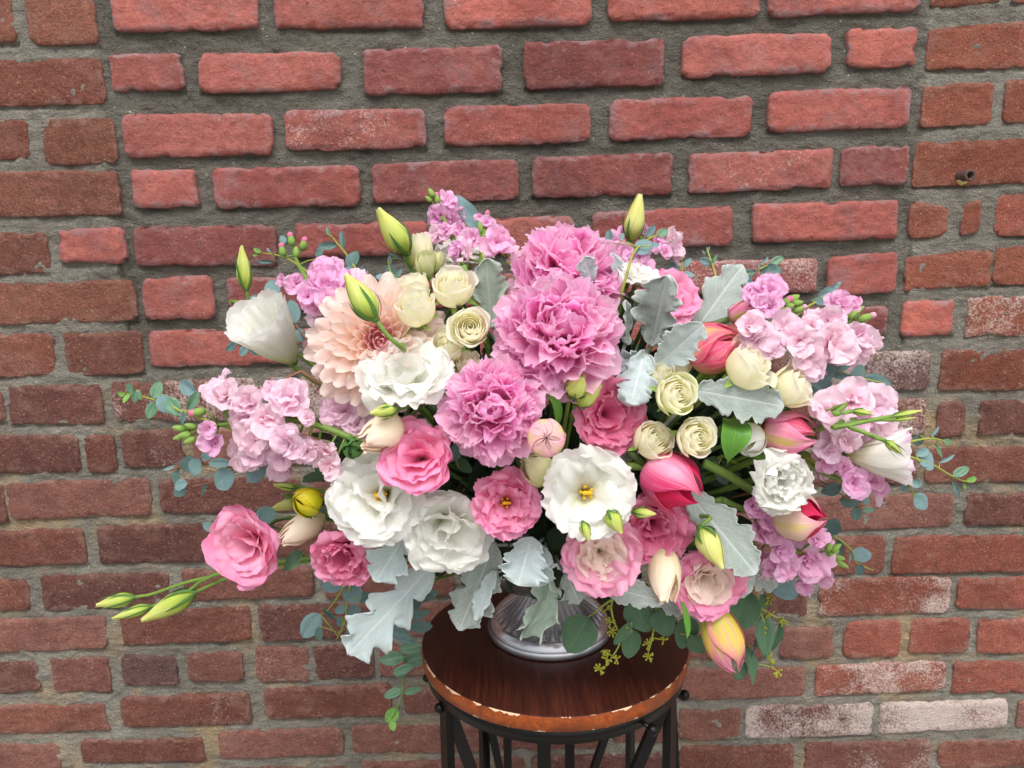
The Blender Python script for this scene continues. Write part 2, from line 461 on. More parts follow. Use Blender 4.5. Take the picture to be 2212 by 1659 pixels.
M_TULIP_G = petal_mat('green_yellow_tulip_petal', [(0.0, srgb(140, 178, 74)), (0.28, srgb(196, 204, 70)), (0.55, srgb(238, 208, 86)), (0.8, srgb(244, 170, 150)), (1.0, srgb(236, 92, 150))], edge=srgb(240, 140, 170), edge_at=(0.6, 1.05), mid=srgb(206, 206, 80), mid_w=0.35, streak=srgb(246, 160, 160), streak_k=0.55, vein=0.2, trans=0.25, rough=0.38, spec=0.35, tipjit=0.25)
M_TULIP_RED = petal_mat('tulip_inner_petal', [(0.0, srgb(150, 20, 40)), (0.5, srgb(206, 28, 70)), (1.0, srgb(224, 50, 104))], vein=0.2, trans=0.25, rough=0.4)
M_TULIP_S = petal_mat('pale_striped_tulip_petal', [(0.0, srgb(206, 206, 130)), (0.4, srgb(247, 196, 208)), (1.0, srgb(240, 146, 174))], edge=srgb(250, 206, 214), edge_at=(0.6, 0.95), mid=srgb(214, 202, 120), mid_w=0.34, streak=srgb(232, 216, 160), streak_k=0.5, vein=0.15, trans=0.3)
M_TULIP_IN = petal_mat('tulip_heart_petal', [(0.0, srgb(226, 60, 110)), (0.5, srgb(236, 84, 130)), (1.0, srgb(238, 96, 140))], edge=srgb(250, 180, 190), edge_at=(0.85, 1.05), streak=srgb(248, 160, 170), vein=0.2, trans=0.3, rough=0.4)
M_BUD = petal_mat('green_bud_petal', [(0.0, srgb(150, 178, 62)), (0.3, srgb(188, 206, 92)), (0.7, srgb(216, 224, 128)), (1.0, srgb(216, 218, 90))], edge=srgb(228, 232, 160), edge_at=(0.8, 1.05), vein=0.16, trans=0.2)
M_PALEGREENBUD = petal_mat('pale_bud_petal', [(0.0, srgb(178, 196, 86)), (0.4, srgb(222, 226, 140)), (1.0, srgb(232, 228, 130))], edge=srgb(236, 236, 176), edge_at=(0.8, 1.05), vein=0.14, trans=0.2)
M_YBUD = petal_mat('yellow_bud_petal', [(0.0, srgb(120, 160, 24)), (0.35, srgb(196, 200, 30)), (0.7, srgb(226, 206, 36)), (1.0, srgb(216, 176, 30))], edge=srgb(160, 160, 24), edge_at=(0.8, 1.05), streak=srgb(180, 186, 30), streak_k=0.7, vein=0.4, trans=0.1, vscale=14, rough=0.35, spec=0.4)
M_SEPAL = petal_mat('sepal', [(0.0, srgb(96, 134, 64)), (1.0, srgb(78, 118, 66))], vein=0.2, trans=0.12)
M_SEPALL = petal_mat('light_sepal', [(0.0, srgb(128, 164, 80)), (1.0, srgb(150, 180, 92))], vein=0.2, trans=0.15)
M_ANTHER = plain_mat('anther_yellow', srgb(226, 176, 24), 0.6, 0.3, 300)
M_STYLE = plain_mat('style_green', srgb(168, 176, 60), 0.5, 0.3, 200)

def tint(o, k):
    o.color = (k, k, k, 1)
    return o

def jit(rng, a=0.08): return 1 + rng.uniform(-a, a)

# ------------------------------------------------------------------ flowers (local +Z faces where the bloom faces)
def f_sepals(root, R, n=5, mat=None, L=None, W=0.16, th0=35, th1=110, z=0.0, seed=0):
    mat = mat or M_SEPAL
    me = cached(('sep', mat.name, th0, th1, W), lambda: flat_petal('sepal', mat, 1, W, 0.8, 0.3, 0.05, th0, th1, 1.2, 0.5, ruf=0.1, tip=0.0, nu=5, nv=9))
    for k in range(n):
        link('sepal', me, root, Tr(0, 0, z) @ Rz(2 * PI * k / n + seed) @ Sc3((L or R) * (0.85 + 0.3 * ((k * 0.37 + seed) % 1))))

def f_calyx(root, r, mat, z=0.0):
    b = MB(); b.ball((0, 0, z), r, 10, (1, 1, 0.9))
    link('calyx', b.mesh('calyx', mat), root)

def f_peony(root, R, seed=0, n=110, amax=100, mats=None, open_=1.0, w0=0.30):
    rng = random.Random(seed)
    mi, mo = mats or (M_PEONY, M_PEONY_OUT)
    for i in range(n):
        t = (i + 0.5) / n
        a = math.acos(1 - t * (1 - math.cos(rad(amax))))       # even cover of the ball
        az = i * GA + rng.uniform(-0.3, 0.3)
        v = rng.randrange(9)
        bend = (-62, -34, 20)[v % 3]
        me = cached(('peony', v, mi.name, w0), lambda: flat_petal('petal', mi, 1, w0 * (0.9 + 0.12 * (v % 4)), 0.25, 0.78, 0.85, 8, bend, 1.8, 0.7 + 0.3 * (v % 2), ruf=0.13, rk=1.8 + 0.25 * v,
                    ruf2=0.26, jag=0.06, jk=4.2, tip=0.2, seed=v + 3, nu=17, nv=12, kink=0.12))
        L = R * (0.92 + rng.uniform(-0.09, 0.09) + 0.04 * t)
        o = link('petal', me, root, Rz(az) @ Ry(a * open_) @ Rz(rng.uniform(-0.7, 0.7)) @ Sc3(L * rng.uniform(0.95, 1.15), L * rng.uniform(0.85, 1.2), L))
        k = rng.uniform(0.94, 1.04)
        o.color = (k, k * rng.uniform(0.84, 1.04), k, 1)
    for i in range(13):                                           # broad guard petals under the ball
        v = i % 4
        me = cached(('peonyg', v, mo.name), lambda: flat_petal('petal', mo, 1, 0.46, 0.35, 0.7, 0.75, 60, 18, 1.2, 0.7, ruf=0.14, rk=2.4, ruf2=0.18, jag=0.06, jk=4, tip=0.15, seed=v + 40, nu=17, nv=12, kink=0.12))
        link('petal', me, root, Rz(i * 2 * PI / 13 + rng.uniform(-.2, .2)) @ Ry(rad(amax - 58 + 14 * (i % 2) + rng.uniform(-6, 6))) @ Sc3(R * rng.uniform(1.0, 1.1)))

def f_dahlia(root, R, seed=1, n=132):
    rng = random.Random(seed)
    for i in range(n):
        t = (i + 0.5) / n
        az = i * GA
        inner = t < 0.17
        s = t ** 0.55
        a = rad(4 + 88 * t ** 0.62)
        L = R * (0.20 + 0.78 * t ** 0.75)
        v = i % 4
        if inner:
            me = cached(('dahi', v), lambda: flat_petal('petal', M_DAHLIA_IN, 1, 0.30, 0.6, 0.55, 0.35, 12, -48, 1.3, 1.2, 1.4, ruf=0.05, tip=0.25, seed=v, nu=9, nv=9))
            L *= 1.0
            br = R * 0.13 * math.sqrt(t / 0.17)
        else:
            cup = (1.75, 1.1) if t < 0.6 else (1.2, 0.5)
            bin_ = 0 if t < 0.4 else (1 if t < 0.7 else 2)
            W = (0.29, 0.245, 0.265)[bin_]
            me = cached(('dah', v, bin_), lambda: flat_petal('petal', M_DAHLIA, 1, W, 0.42, 0.66, 0.66, (2, 6, 8)[bin_], (-26, -14, 4)[bin_], 1.2, (2.0, 1.6, 1.0)[bin_], (1.3, 0.75, 0.3)[bin_],
                        ruf=0.06 + 0.05 * bin_, rk=1.5, ruf2=0.08 + 0.06 * bin_, jag=0.02, jk=3, tip=0.30, seed=v + 11, nu=11, nv=12, kink=0.06 + 0.07 * bin_))
            br = R * (0.13 + 0.07 * t)
        z0 = R * 0.22 * (1 - t)
        o = link('petal', me, root, Rz(az + rng.uniform(-.07, .07)) @ Tr(br, 0, z0) @ Ry(a + rng.uniform(-.09, .09) * (0.6 + t)) @ Rz(rng.uniform(-.2, .2)) @ Sc3(L * rng.uniform(0.93, 1.08), L * rng.uniform(0.88, 1.16), L))
        k = rng.uniform(0.95, 1.03)
        w = max(0.0, 1 - abs(t - 0.28) / 0.2)
        o.color = (k, k * (1 - 0.04 * w), k * (1 - 0.07 * w), 1)
    b = MB(); b.ball((0, 0, R * 0.10), R * 0.20, 12)
    link('heart', b.mesh('heart', M_DAHLIA_IN), root)

def f_rose(root, R, mat, H=None, N=15, open_=0.6, seed=0, ruf=0.03, jag=0.015, lip=0.5, sep=True, outer=None, n_outer=5, sepmat=None, span=74, inner_k=0.10, round_=0.0):
    """petals wrapped in a spiral round the axis, the outer ones rolling their lips outwards"""
    rng = random.Random(seed)
    H = H or 1.55 * R
    for k in range(N):
        t = k / (N - 1)
        rm = R * (inner_k + (0.86 - inner_k) * t ** 0.92)
        h = H * (1.0 - 0.07 * (1 - t) ** 2 - 0.22 * t ** 2.2 * (0.35 + open_))
        top = rm * (0.74 + 0.10 * t + 0.42 * open_ * t ** 2)
        pf = [(R * 0.05, 0), (rm * 0.80, 0.20 * H), (rm * 1.02, 0.52 * H), (rm * (0.94 + 0.1 * open_ * t), 0.82 * h), (top, h)]
        if t > 0.45:
            e = lip * open_ * (t - 0.35)
            pf += [(top + R * 0.20 * e * 1.6, h + R * 0.03), (top + R * 0.36 * e * 1.6, h - R * 0.10 * e)]
        m = (outer if (outer is not None and k >= N - n_outer) else mat)
        me = wrap_petal('petal', m, pf, span * (1.15 - 0.25 * t) * (1.3 if t < 0.3 else 1), 0.55, 0.6, 0.72 + 0.24 * round_, 0.10 + 0.06 * t - 0.06 * round_, spiral=0.05 + 0.02 * (1 - t), ruf=ruf * (0.3 + t), rk=1.7 + rng.random(),
                        jag=jag, jk=4, seed=seed * 31 + k, nu=15, nv=14, point=0.015 * t)
        o = link('petal', me, root, Rz(k * GA + rng.uniform(-.2, .2)))
        tint(o, jit(rng, 0.03))
    if sep:
        f_calyx(root, R * 0.30, sepmat or M_SEPALL, -R * 0.05)
        f_sepals(root, R, 5, sepmat or M_SEPALL, R * 1.05, 0.17, 60, 125, -R * 0.02, seed * 0.7)

def f_lisi(root, R, mat, seed=0, whorls=None, ruf=0.16, jag=0.05, anth=True, depth=0.55, sepals=True, outer=None, n_outer=1, crimp=0.09):
    """open double lisianthus: whorls of broad ruffled petals flaring from a funnel; (count, open angle, length, width)"""
    rng = random.Random(seed)
    R *= 1.06
    whorls = whorls or [(5, 84, 1.22, 0.60), (5, 74, 1.10, 0.58), (5, 60, 0.95, 0.52), (4, 40, 0.78, 0.46)]
    for wi, (n, op, L, W) in enumerate(whorls):
        for k in range(n):
            m = outer if (outer is not None and wi < n_outer) else mat
            me = flat_petal('petal', m, R * L, R * W, 0.22, 0.78, 0.78, 14 - 2 * wi, op + rng.uniform(-12, 12), 0.85, 0.85, 0.35, ruf=ruf * rng.uniform(0.5, 1.2), rk=2.0 + rng.random() * 1.6, ruf2=ruf * 1.9,
                            jag=jag, jk=8, tip=0.14, seed=seed * 53 + wi * 7 + k, nu=25, nv=15, kink=ruf * 0.8, crimp=crimp)
            o = link('petal', me, root, Rz(2 * PI * k / n + wi * 0.63 + rng.uniform(-.16, .16) + seed) @ Tr(R * 0.015 * (len(whorls) - wi), 0, 0) @ Ry(rad(rng.uniform(-5, 5))))
            tint(o, jit(rng, 0.035))
    if anth:
        for k in range(5):
            b = MB()
            a = 2 * PI * k / 5 + seed
            q = Vector((R * 0.11 * math.cos(a), R * 0.11 * math.sin(a), R * rng.uniform(0.42, 0.5)))
            b.tube([(0, 0, 0), q * 0.9], R * 0.012, 5)
            b.ball(q, R * 0.045, 6, (0.8, 0.8, 1.9))
            link('stamen', b.mesh('stamen', M_ANTHER), root)
        b = MB()
        b.tube([(0, 0, 0), (0, 0, R * 0.5)], R * 0.03, 6)
        b.ball((0, R * 0.03, R * 0.52), R * 0.06, 8, (0.8, 1.3, 0.7)); b.ball((0, -R * 0.05, R * 0.52), R * 0.055, 8, (0.8, 1.2, 0.7))
        link('pistil', b.mesh('pistil', M_ANTHER), root)
    if sepals:
        f_sepals(root, R, 5, M_SEPAL, R * 0.75, 0.09, 30, 70, 0, seed)

def f_bell(root, R, H, mat, seed=0, ruf=0.10, inner=None):
    """lisianthus seen from the side: a funnel of five overlapping petals with a ruffled rim"""
    rng = random.Random(seed)
    for wi, (s, h) in enumerate(((1.0, 1.0), (0.92, 0.98), (0.7, 0.93))):
        for k in range(5):
            pf = [(R * 0.06, 0), (R * 0.30 * s, H * 0.16), (R * 0.60 * s, H * 0.42), (R * 0.82 * s, H * 0.74 * h), (R * 1.02 * s, H * h * rng.uniform(0.95, 1.05))]
            me = wrap_petal('petal', inner if (inner and wi) else mat, pf, 46, 0.75, 0.7, 0.8, 0.10, spiral=0.05, ruf=ruf * (0.5 + 0.8 * wi), rk=2 + rng.random(), jag=0.03, jk=8, seed=seed * 17 + wi * 5 + k, nu=15, nv=14)
            tint(link('petal', me, root, Rz(2 * PI * k / 5 + wi * 0.6)), jit(rng, 0.02))
    f_sepals(root, R, 5, M_SEPAL, H * 0.62, 0.05, 22, 40, 0, seed)
    f_calyx(root, R * 0.12, M_SEPAL, 0)

def f_bud(root, R, H, mat=None, seed=0, twist=1.1, sepL=0.75, tipr=0.18, sepmat=None, nsep=5, fat=0.38, sep_open=26):
    """furled bud: twisted petals closing to a small frilled tip inside thin sepals"""
    mat = mat or M_BUD
    rng = random.Random(seed)
    for k in range(4):
        pf = [(R * 0.2, 0), (R * 0.86, H * 0.2), (R * 1.0, H * fat), (R * 0.72, H * 0.66), (R * 0.34, H * 0.88), (R * tipr, H * rng.uniform(0.97, 1.03))]
        me = wrap_petal('petal', mat, pf, 62, 0.9, 0.5, 0.8, 0.03, spiral=0.06, ruf=0.03, jag=0.03, jk=5, seed=seed * 7 + k, nu=9, nv=16, twist=twist)
        link('petal', me, root, Rz(2 * PI * k / 4 + seed))
    if sepL:
        me = cached(('budsep', sep_open, (sepmat or M_SEPAL).name), lambda: flat_petal('sepal', sepmat or M_SEPAL, 1, 0.075, 0.9, 0.25, 0.04, max(52, sep_open), -13, 0.5, 0.4, tip=0, nu=5, nv=14))
        for k in range(nsep):
            link('sepal', me, root, Rz(2 * PI * k / nsep + seed * 1.3) @ Tr(R * 0.34, 0, 0) @ Ry(rad(rng.uniform(-1, 7))) @ Sc3(R / 0.24, R * 2.6, H * sepL * rng.uniform(0.8, 1.15)))
        f_calyx(root, R * 0.33, sepmat or M_SEPAL, 0)

def f_closed(root, R, H, mat, seed=0, n=5, top=0.45, sep=True, fat=0.45):
    """half shut champagne bud: a few petals wrapped tightly, tips turning out"""
    rng = random.Random(seed)
    for k in range(n + 3):
        t = k / (n + 2)
        s = 0.45 + 0.55 * t
        pf = [(R * 0.10, 0), (R * 0.78 * s, H * 0.18), (R * s, H * fat), (R * 0.86 * s, H * 0.76), (R * (top + 0.12 * t) * s, H * 0.97), (R * (top + 0.02 + 0.14 * t) * s, H * rng.uniform(1.0, 1.05))]
        me = wrap_petal('petal', mat, pf, 84 - 14 * t, 0.7, 0.5, 0.55, 0.22, spiral=0.07, ruf=0.035, jag=0.015, seed=seed * 9 + k, nu=13, nv=15, point=0.04, twist=0.15)
        tint(link('petal', me, root, Rz(k * 2.2 + seed)), jit(rng, 0.03))
    if sep:
        f_calyx(root, R * 0.3, M_SEPAL, 0)
        f_sepals(root, R, 5, M_SEPAL, H * 0.5, 0.07, 40, 75, 0, seed)

def f_tulip(root, R, H, mat, seed=0, top=0.35, inner=None, n=3, extra=0, fat=0.4, open_one=0.0, pt=0.05, ruf=0.03, stop=None):
    rng = random.Random(seed)
    def shell(k, s, az, m, tp, h=1.0, sp=66):
        pf = [(R * 0.08, 0), (R * 0.74 * s, H * 0.12), (R * s, H * fat), (R * (0.93 + 0.1 * tp) * s, H * 0.68), (R * (0.35 + 0.65 * tp) * s, H * 0.92 * h), (R * tp * s, H * h)]
        me = wrap_petal('petal', m, pf, sp, 0.55, 0.42, 0.22, 0.20, spiral=0.05, ruf=ruf, rk=1.6, jag=0.012, jk=4, seed=seed * 13 + k, nu=15, nv=18, point=pt, edge_out=-0.04)
        return tint(link('petal', me, root, Rz(az)), jit(rng, 0.05))
    for k in range(extra):
        shell(20 + k, 0.50 + 0.25 * (k % 2), k * 2.4 + 0.3, inner or mat, top * 0.9, rng.uniform(0.86, 0.98), 60)
    for k in range(n):
        shell(k + 5, 0.90, 2 * PI * k / n + PI / n + seed, inner or mat, top * 0.9, 0.98)
    for k in range(n):
        o = open_one if k == 0 else 0
        shell(k, 1.0, 2 * PI * k / n + seed, mat, top + o, 1.0 - 0.06 * (k % 2))

def f_floret(root, R, mat, seed, nm='floret', M=None):
    """one double stock floret as a part of its spike, each petal a part of the floret"""
    rng = random.Random(seed)
    e = bpy.data.objects.new(nm, None)
    e.empty_display_size = 0.01
    COL.objects.link(e)
    e.parent = root
    e.matrix_local = M
    hq = rng.uniform(0, 1)
    hue = (1 - 0.04 * hq, 1 - 0.07 * hq)
    for w, (n, op, L, W) in enumerate(((5, 90, 1.1, 0.56), (4, 62, 0.86, 0.48), (2, 22, 0.62, 0.36))):
        for k in range(n):
            if w and rng.random() < 0.25: continue
            v = rng.randrange(7)
            me = cached(('stock', mat.name, w, v), lambda: flat_petal('petal', mat, L, W, 0.22, 0.72, 0.7, 20 - 6 * w, op, 0.9, 0.45, 0.1, ruf=0.16, rk=1.5, ruf2=0.36, jag=0.03, jk=3, tip=0.12, seed=v * 5 + w, nu=13, nv=10, kink=0.42, crimp=0.1))
            o = link('petal', me, e, Rz(2 * PI * k / n + w * 0.6 + rng.uniform(-.25, .25)) @ Ry(rad(rng.uniform(-24, 18))) @ Rx(rad(rng.uniform(-16, 16))) @ Sc3(R * rng.uniform(0.8, 1.18)))
            k2 = rng.uniform(0.95, 1.04)
            o.color = (k2 * hue[0], k2 * hue[1], k2, 1)
    return e
# ------------------------------------------------------------------ the setting: ground and brick wall
def mortar_mat(name, dark, light, tan):
    m = NT(name)
    pos = m.n('NewGeometry').outputs['Position']
    sp = m.n('SeparateXYZ', {0: pos})
    st = m.n('CombineXYZ', {0: m.math('MULTIPLY', sp.outputs[0], 0.45), 1: sp.outputs[1], 2: sp.outputs[2]}).outputs[0]
    big = m.noise(pos, 5.0, 3.0, 0.55)
    med = m.step(m.noise(st, 90.0, 5.0, 0.7), 0.28, 0.72)
    fine = m.step(m.noise(pos, 380.0, 3.0, 0.7), 0.3, 0.7)
    inz = m.math('MULTIPLY', m.step(sp.outputs[0], INF_X[0] - 0.006, INF_X[0] + 0.006), m.step(sp.outputs[0], INF_X[1] + 0.006, INF_X[1] - 0.006))
    inz = m.math('MULTIPLY', inz, m.step(m.math('ADD', sp.outputs[2], m.math('MULTIPLY', big, 0.06)), INF_Z - 0.02, INF_Z + 0.05))
    col = m.mix(m.step(big, 0.38, 0.66), m.mix(inz, light, dark), m.mix(inz, srgb(162, 157, 146), srgb(134, 130, 120)))
    # the old lime joints: tan patches away from the repointed middle
    col = m.mix(m.math('MULTIPLY', m.step(m.noise(pos, 9.0, 3.0, 0.6), 0.5, 0.66), m.step(sp.outputs[2], 1.08, 0.98)), col, tan)
    k = m.math('ADD', 0.55, m.math('ADD', m.math('MULTIPLY', med, 0.42), m.math('MULTIPLY', fine, 0.46)))
    col = m.mix(1.0, col, m.n('CombineColor', {0: k, 1: k, 2: k}).outputs[0], 'MULTIPLY')
    col = m.mix(m.step(m.noise(pos, 230.0, 1.0), 0.74, 0.80), col, srgb(206, 200, 190))
    h = m.math('ADD', m.math('MULTIPLY', med, 1.0), m.math('MULTIPLY', fine, 0.45))
    bp = m.n('Bump', {'Height': h, 'Strength': 1.0, 'Distance': 0.007}).outputs[0]
    m.out(m.n('BsdfPrincipled', {'Base Color': col, 'Roughness': 0.95, 'Specular IOR Level': 0.1, 'Normal': bp}).outputs[0])
    return m.m

def brick_mat(name, grainy, smear, smear_c, chalk=0.0, smooth=0.5):
    """colour comes from the object's own colour; alpha of that colour holds how much lime bloom the brick carries"""
    m = NT(name)
    pos = m.n('NewGeometry').outputs['Position']
    oi = m.n('ObjectInfo')
    uv = m.n('UVMap').outputs[0]
    sp = m.n('SeparateXYZ', {0: uv})                       # u, v run in units of the brick's own edges
    base = oi.outputs['Color']
    rp = m.n('VectorMath', {0: pos, 1: m.n('CombineXYZ', {0: oi.outputs['Random'], 1: m.math('MULTIPLY', oi.outputs['Random'], 7.0), 2: 0.0}).outputs[0]}, operation='ADD').outputs[0]
    spx = m.n('SeparateXYZ', {0: rp})
    st = m.n('CombineXYZ', {0: m.math('MULTIPLY', spx.outputs[0], 0.8), 1: spx.outputs[1], 2: spx.outputs[2]}).outputs[0]
    big = m.noise(rp, 14.0, 3.0, 0.6)
    med = m.noise(st, 90.0, 5.0, 0.7)
    fine = m.step(m.noise(rp, 330.0, 4.0, 0.75), 0.30, 0.70)
    med = m.step(med, 0.28, 0.72)
    k = m.math('ADD', 0.40 if grainy else 0.52, m.math('ADD', m.math('MULTIPLY', med, 0.42 if grainy else 0.5), m.math('MULTIPLY', fine, 0.72 if grainy else 0.42)))
    col = m.mix(1.0, base, m.n('CombineColor', {0: k, 1: k, 2: k}).outputs[0], 'MULTIPLY')
    col = m.mix(m.math('MULTIPLY', m.step(big, 0.46, 0.70), 0.6), col, m.mix(1.0, base, (0.60, 0.55, 0.58, 1), 'MULTIPLY'))
    sm2 = m.noise(rp, 26.0, 5.0, 0.7)
    col = m.mix(m.math('MULTIPLY', m.step(sm2, 0.52, 0.70), 0.45 if not grainy else 0.35), col, smear_c)
    col = m.mix(m.math('MULTIPLY', m.step(sm2, 0.42, 0.28), 0.35), col, m.mix(1.0, base, (1.25, 1.0, 0.85, 1), 'MULTIPLY'))
    # distance to the nearest edge of the face
    du = m.math('MINIMUM', sp.outputs[0], m.math('SUBTRACT', 1.0, sp.outputs[0]))
    dv = m.math('MINIMUM', sp.outputs[1], m.math('SUBTRACT', 1.0, sp.outputs[1]))
    d = m.math('MINIMUM', m.math('MULTIPLY', du, 3.2), dv)
    wob = m.math('ADD', m.math('MULTIPLY', big, 0.62), m.math('MULTIPLY', m.math('SUBTRACT', med, 0.5), 0.5))
    em = m.step(m.math('SUBTRACT', d, m.math('SUBTRACT', wob, 0.31)), 0.10, -0.04)
    em = m.math('MULTIPLY', em, m.step(m.noise(rp, 21.0, 3.0, 0.6), 0.36, 0.62))
    col = m.mix(m.math('MULTIPLY', em, smear), col, smear_c)
    stain = m.noise(pos, 4.5, 4.0, 0.6)
    col = m.mix(1.0, col, m.ramp(stain, [(0.32, (0.80, 0.78, 0.78)), (0.62, (1.05, 1.04, 1.03))]), 'MULTIPLY')
    # lime bloom
    blo = m.math('ADD', m.noise(rp, 11.0, 4.0, 0.65), m.math('MULTIPLY', fine, 0.35))
    al = oi.outputs['Alpha']
    thr = m.math('SUBTRACT', 1.10, m.math('MULTIPLY', al, 0.52))
    bm = m.step(m.math('SUBTRACT', blo, thr), -0.10, 0.12)
    col = m.mix(m.math('MULTIPLY', bm, 0.85), col, srgb(214, 198, 190))
    # pale grit and pits
    g = m.noise(rp, 430.0, 1.0)
    col = m.mix(m.math('MULTIPLY', m.step(g, 0.64 if grainy else 0.70, 0.80), 0.5), col, srgb(220, 190, 170))
    pit = m.step(m.noise(rp, 120.0, 2.0), 0.27, 0.20)
    col = m.mix(m.math('MULTIPLY', pit, 0.6), col, srgb(70, 44, 40))
    h = m.math('ADD', m.math('MULTIPLY', med, 0.9 if not grainy else 0.8), m.math('MULTIPLY', fine, 0.5 if grainy else 0.12))
    h = m.math('SUBTRACT', h, m.math('MULTIPLY', pit, 0.8))
    bp = m.n('Bump', {'Height': h, 'Strength': 0.8, 'Distance': 0.0042 if grainy else 0.0026}).outputs[0]
    m.out(m.n('BsdfPrincipled', {'Base Color': col, 'Roughness': 0.88, 'Specular IOR Level': 0.18, 'Normal': bp}).outputs[0])
    return m.m


M_BRICK_C = brick_mat('infill_brick', False, 0.85, srgb(146, 118, 120))
M_BRICK_S = brick_mat('old_brick', True, 0.55, srgb(158, 126, 114))

ground = MB()
V = np.array([[(-30, -30, 0), (30, -30, 0)], [(-30, 30, 0), (30, 30, 0)]], float)
tag(link('ground', grid_mesh('ground', V, plain_mat('concrete', srgb(150, 146, 138), 0.9, 0.4, 30, bump=0.3), smooth=False)), kind='structure')

wall = empty('brick_wall', Matrix.Identity(4))
tag(wall, 'weathered red brick wall with thick grey mortar behind the flowers', 'wall')

INF_X = (at(228, 300, 0).x, at(1985, 300, 0).x)
INF_Z = at(1106, 760, 0).z

M_MORTAR = mortar_mat('mortar', srgb(114, 110, 101), srgb(138, 133, 123), srgb(182, 160, 128))

BR = []
def brick(xl, xr, zbl, zbr, ztl, ztr, kind, col, bloom, seed, fine=True):
    """one brick: irregular arrises, a slightly bulged face and worn edges"""
    prot = {'c': 0.0060, 's': 0.003, 'o': 0.0038}[kind]
    rg = random.Random(seed)
    prot *= rg.uniform(0.75, 1.25)
    nx, nz = (52, 15) if fine else (8, 5)
    w = xr - xl
    nx = max(7, int(nx * min(1.2, w / 0.2)))
    u = np.concatenate([[0, 0], np.linspace(0, 1, nx), [1, 1]])[None, :]
    v = np.concatenate([[0, 0], np.linspace(0, 1, nz), [1, 1]])[:, None]
    ring = np.minimum(np.minimum(np.arange(nx + 4), np.arange(nx + 4)[::-1])[None, :], np.minimum(np.arange(nz + 4), np.arange(nz + 4)[::-1])[:, None])
    ins = np.where(ring <= 1, 0.0, 0.0013)                    # rim ring, then the face set in by the worn arris
    X = xl + w * u
    zb, zt = zbl + (zbr - zbl) * u, ztl + (ztr - ztl) * u
    Z = zb + (zt - zb) * v
    cxm, czm = (xl + xr) / 2, (zbl + zbr + ztl + ztr) / 4
    h = (ztl + ztr - zbl - zbr) / 2
    a = {'c': 0.0030, 's': 0.0030, 'o': 0.0030}[kind]
    # ragged outline
    sv_, su_ = np.sign(2 * v - 1), np.sign(2 * u - 1)
    n1 = 0.0010 * fbm(X * 26, sv_ * 7 + 3, seed * 0.37, seed, 2) + 0.0009 * vnoise(X * 150, sv_ * 5, seed * 0.7, seed + 31) - sv_ * 0.007 * np.clip(vnoise(X * 62, sv_ * 3, seed * 0.9, seed + 33) - 0.42, 0, 1)
    n2 = 0.0010 * fbm(Z * 30, su_ * 7 + 5, seed * 0.37, seed + 2, 2) + 0.0009 * vnoise(Z * 150, su_ * 5, seed * 0.7, seed + 35) - su_ * 0.007 * np.clip(vnoise(Z * 62, su_ * 3, seed * 0.9, seed + 37) - 0.42, 0, 1)
    Z = Z + n1 * np.abs(2 * v - 1) ** 3 * a / 0.003
    X = X + n2 * np.abs(2 * u - 1) ** 6 * (1 if w > 0.03 else 0.4)
    # rounded corners
    cu, cv = np.abs(2 * u - 1), np.abs(2 * v - 1)
    rr = rg.uniform(0.004, 0.012)
    ex = np.clip((cu - (1 - 2 * rr / w)) / (2 * rr / w), 0, 1)
    ez = np.clip((cv - (1 - 2 * rr / h)) / (2 * rr / h), 0, 1)
    q = np.clip(np.sqrt(ex ** 2 + ez ** 2), 1, 1.5)
    k = (q - 1) * rr * 0.9
    X = X - np.sign(2 * u - 1) * k * ex
    Z = Z - np.sign(2 * v - 1) * k * ez
    X = X - np.sign(2 * u - 1) * ins * (ex > 0)
    Z = Z - np.sign(2 * v - 1) * ins * (ez > 0)
    f = fbm(X * 30, Z * 40, seed * 1.1, seed + 4, 3)
    face = -prot - 0.0011 * f - 0.0006 * vnoise(X * 140, Z * 140, 0, seed)
    edge = np.clip(np.minimum((1 - cu) * w / 2, (1 - cv) * h / 2) / 0.005, 0, 1)
    face = face + prot * 0.22 * (1 - edge) ** 2 + np.clip(fbm(X * 70, Z * 70, 0, seed + 6, 2) - 0.25, 0, 1) * prot * 0.8 * (1 - edge)
    Y = np.where(ring == 0, 0.014, np.where(ring == 1, -prot * 0.45, face))
    P = np.stack(np.broadcast_arrays(X - cxm, Y, Z - czm), -1)
    uv = np.stack(np.broadcast_arrays(u, v), -1)
    me = grid_mesh('brick', P, M_BRICK_C if kind == 'c' else M_BRICK_S, uv)
    o = link('brick', me, wall, Tr(cxm, 0, czm))
    o.color = (*col[:3], bloom)
    BR.append((xl, xr, (zbl + zbr) / 2, (ztl + ztr) / 2))
    return o

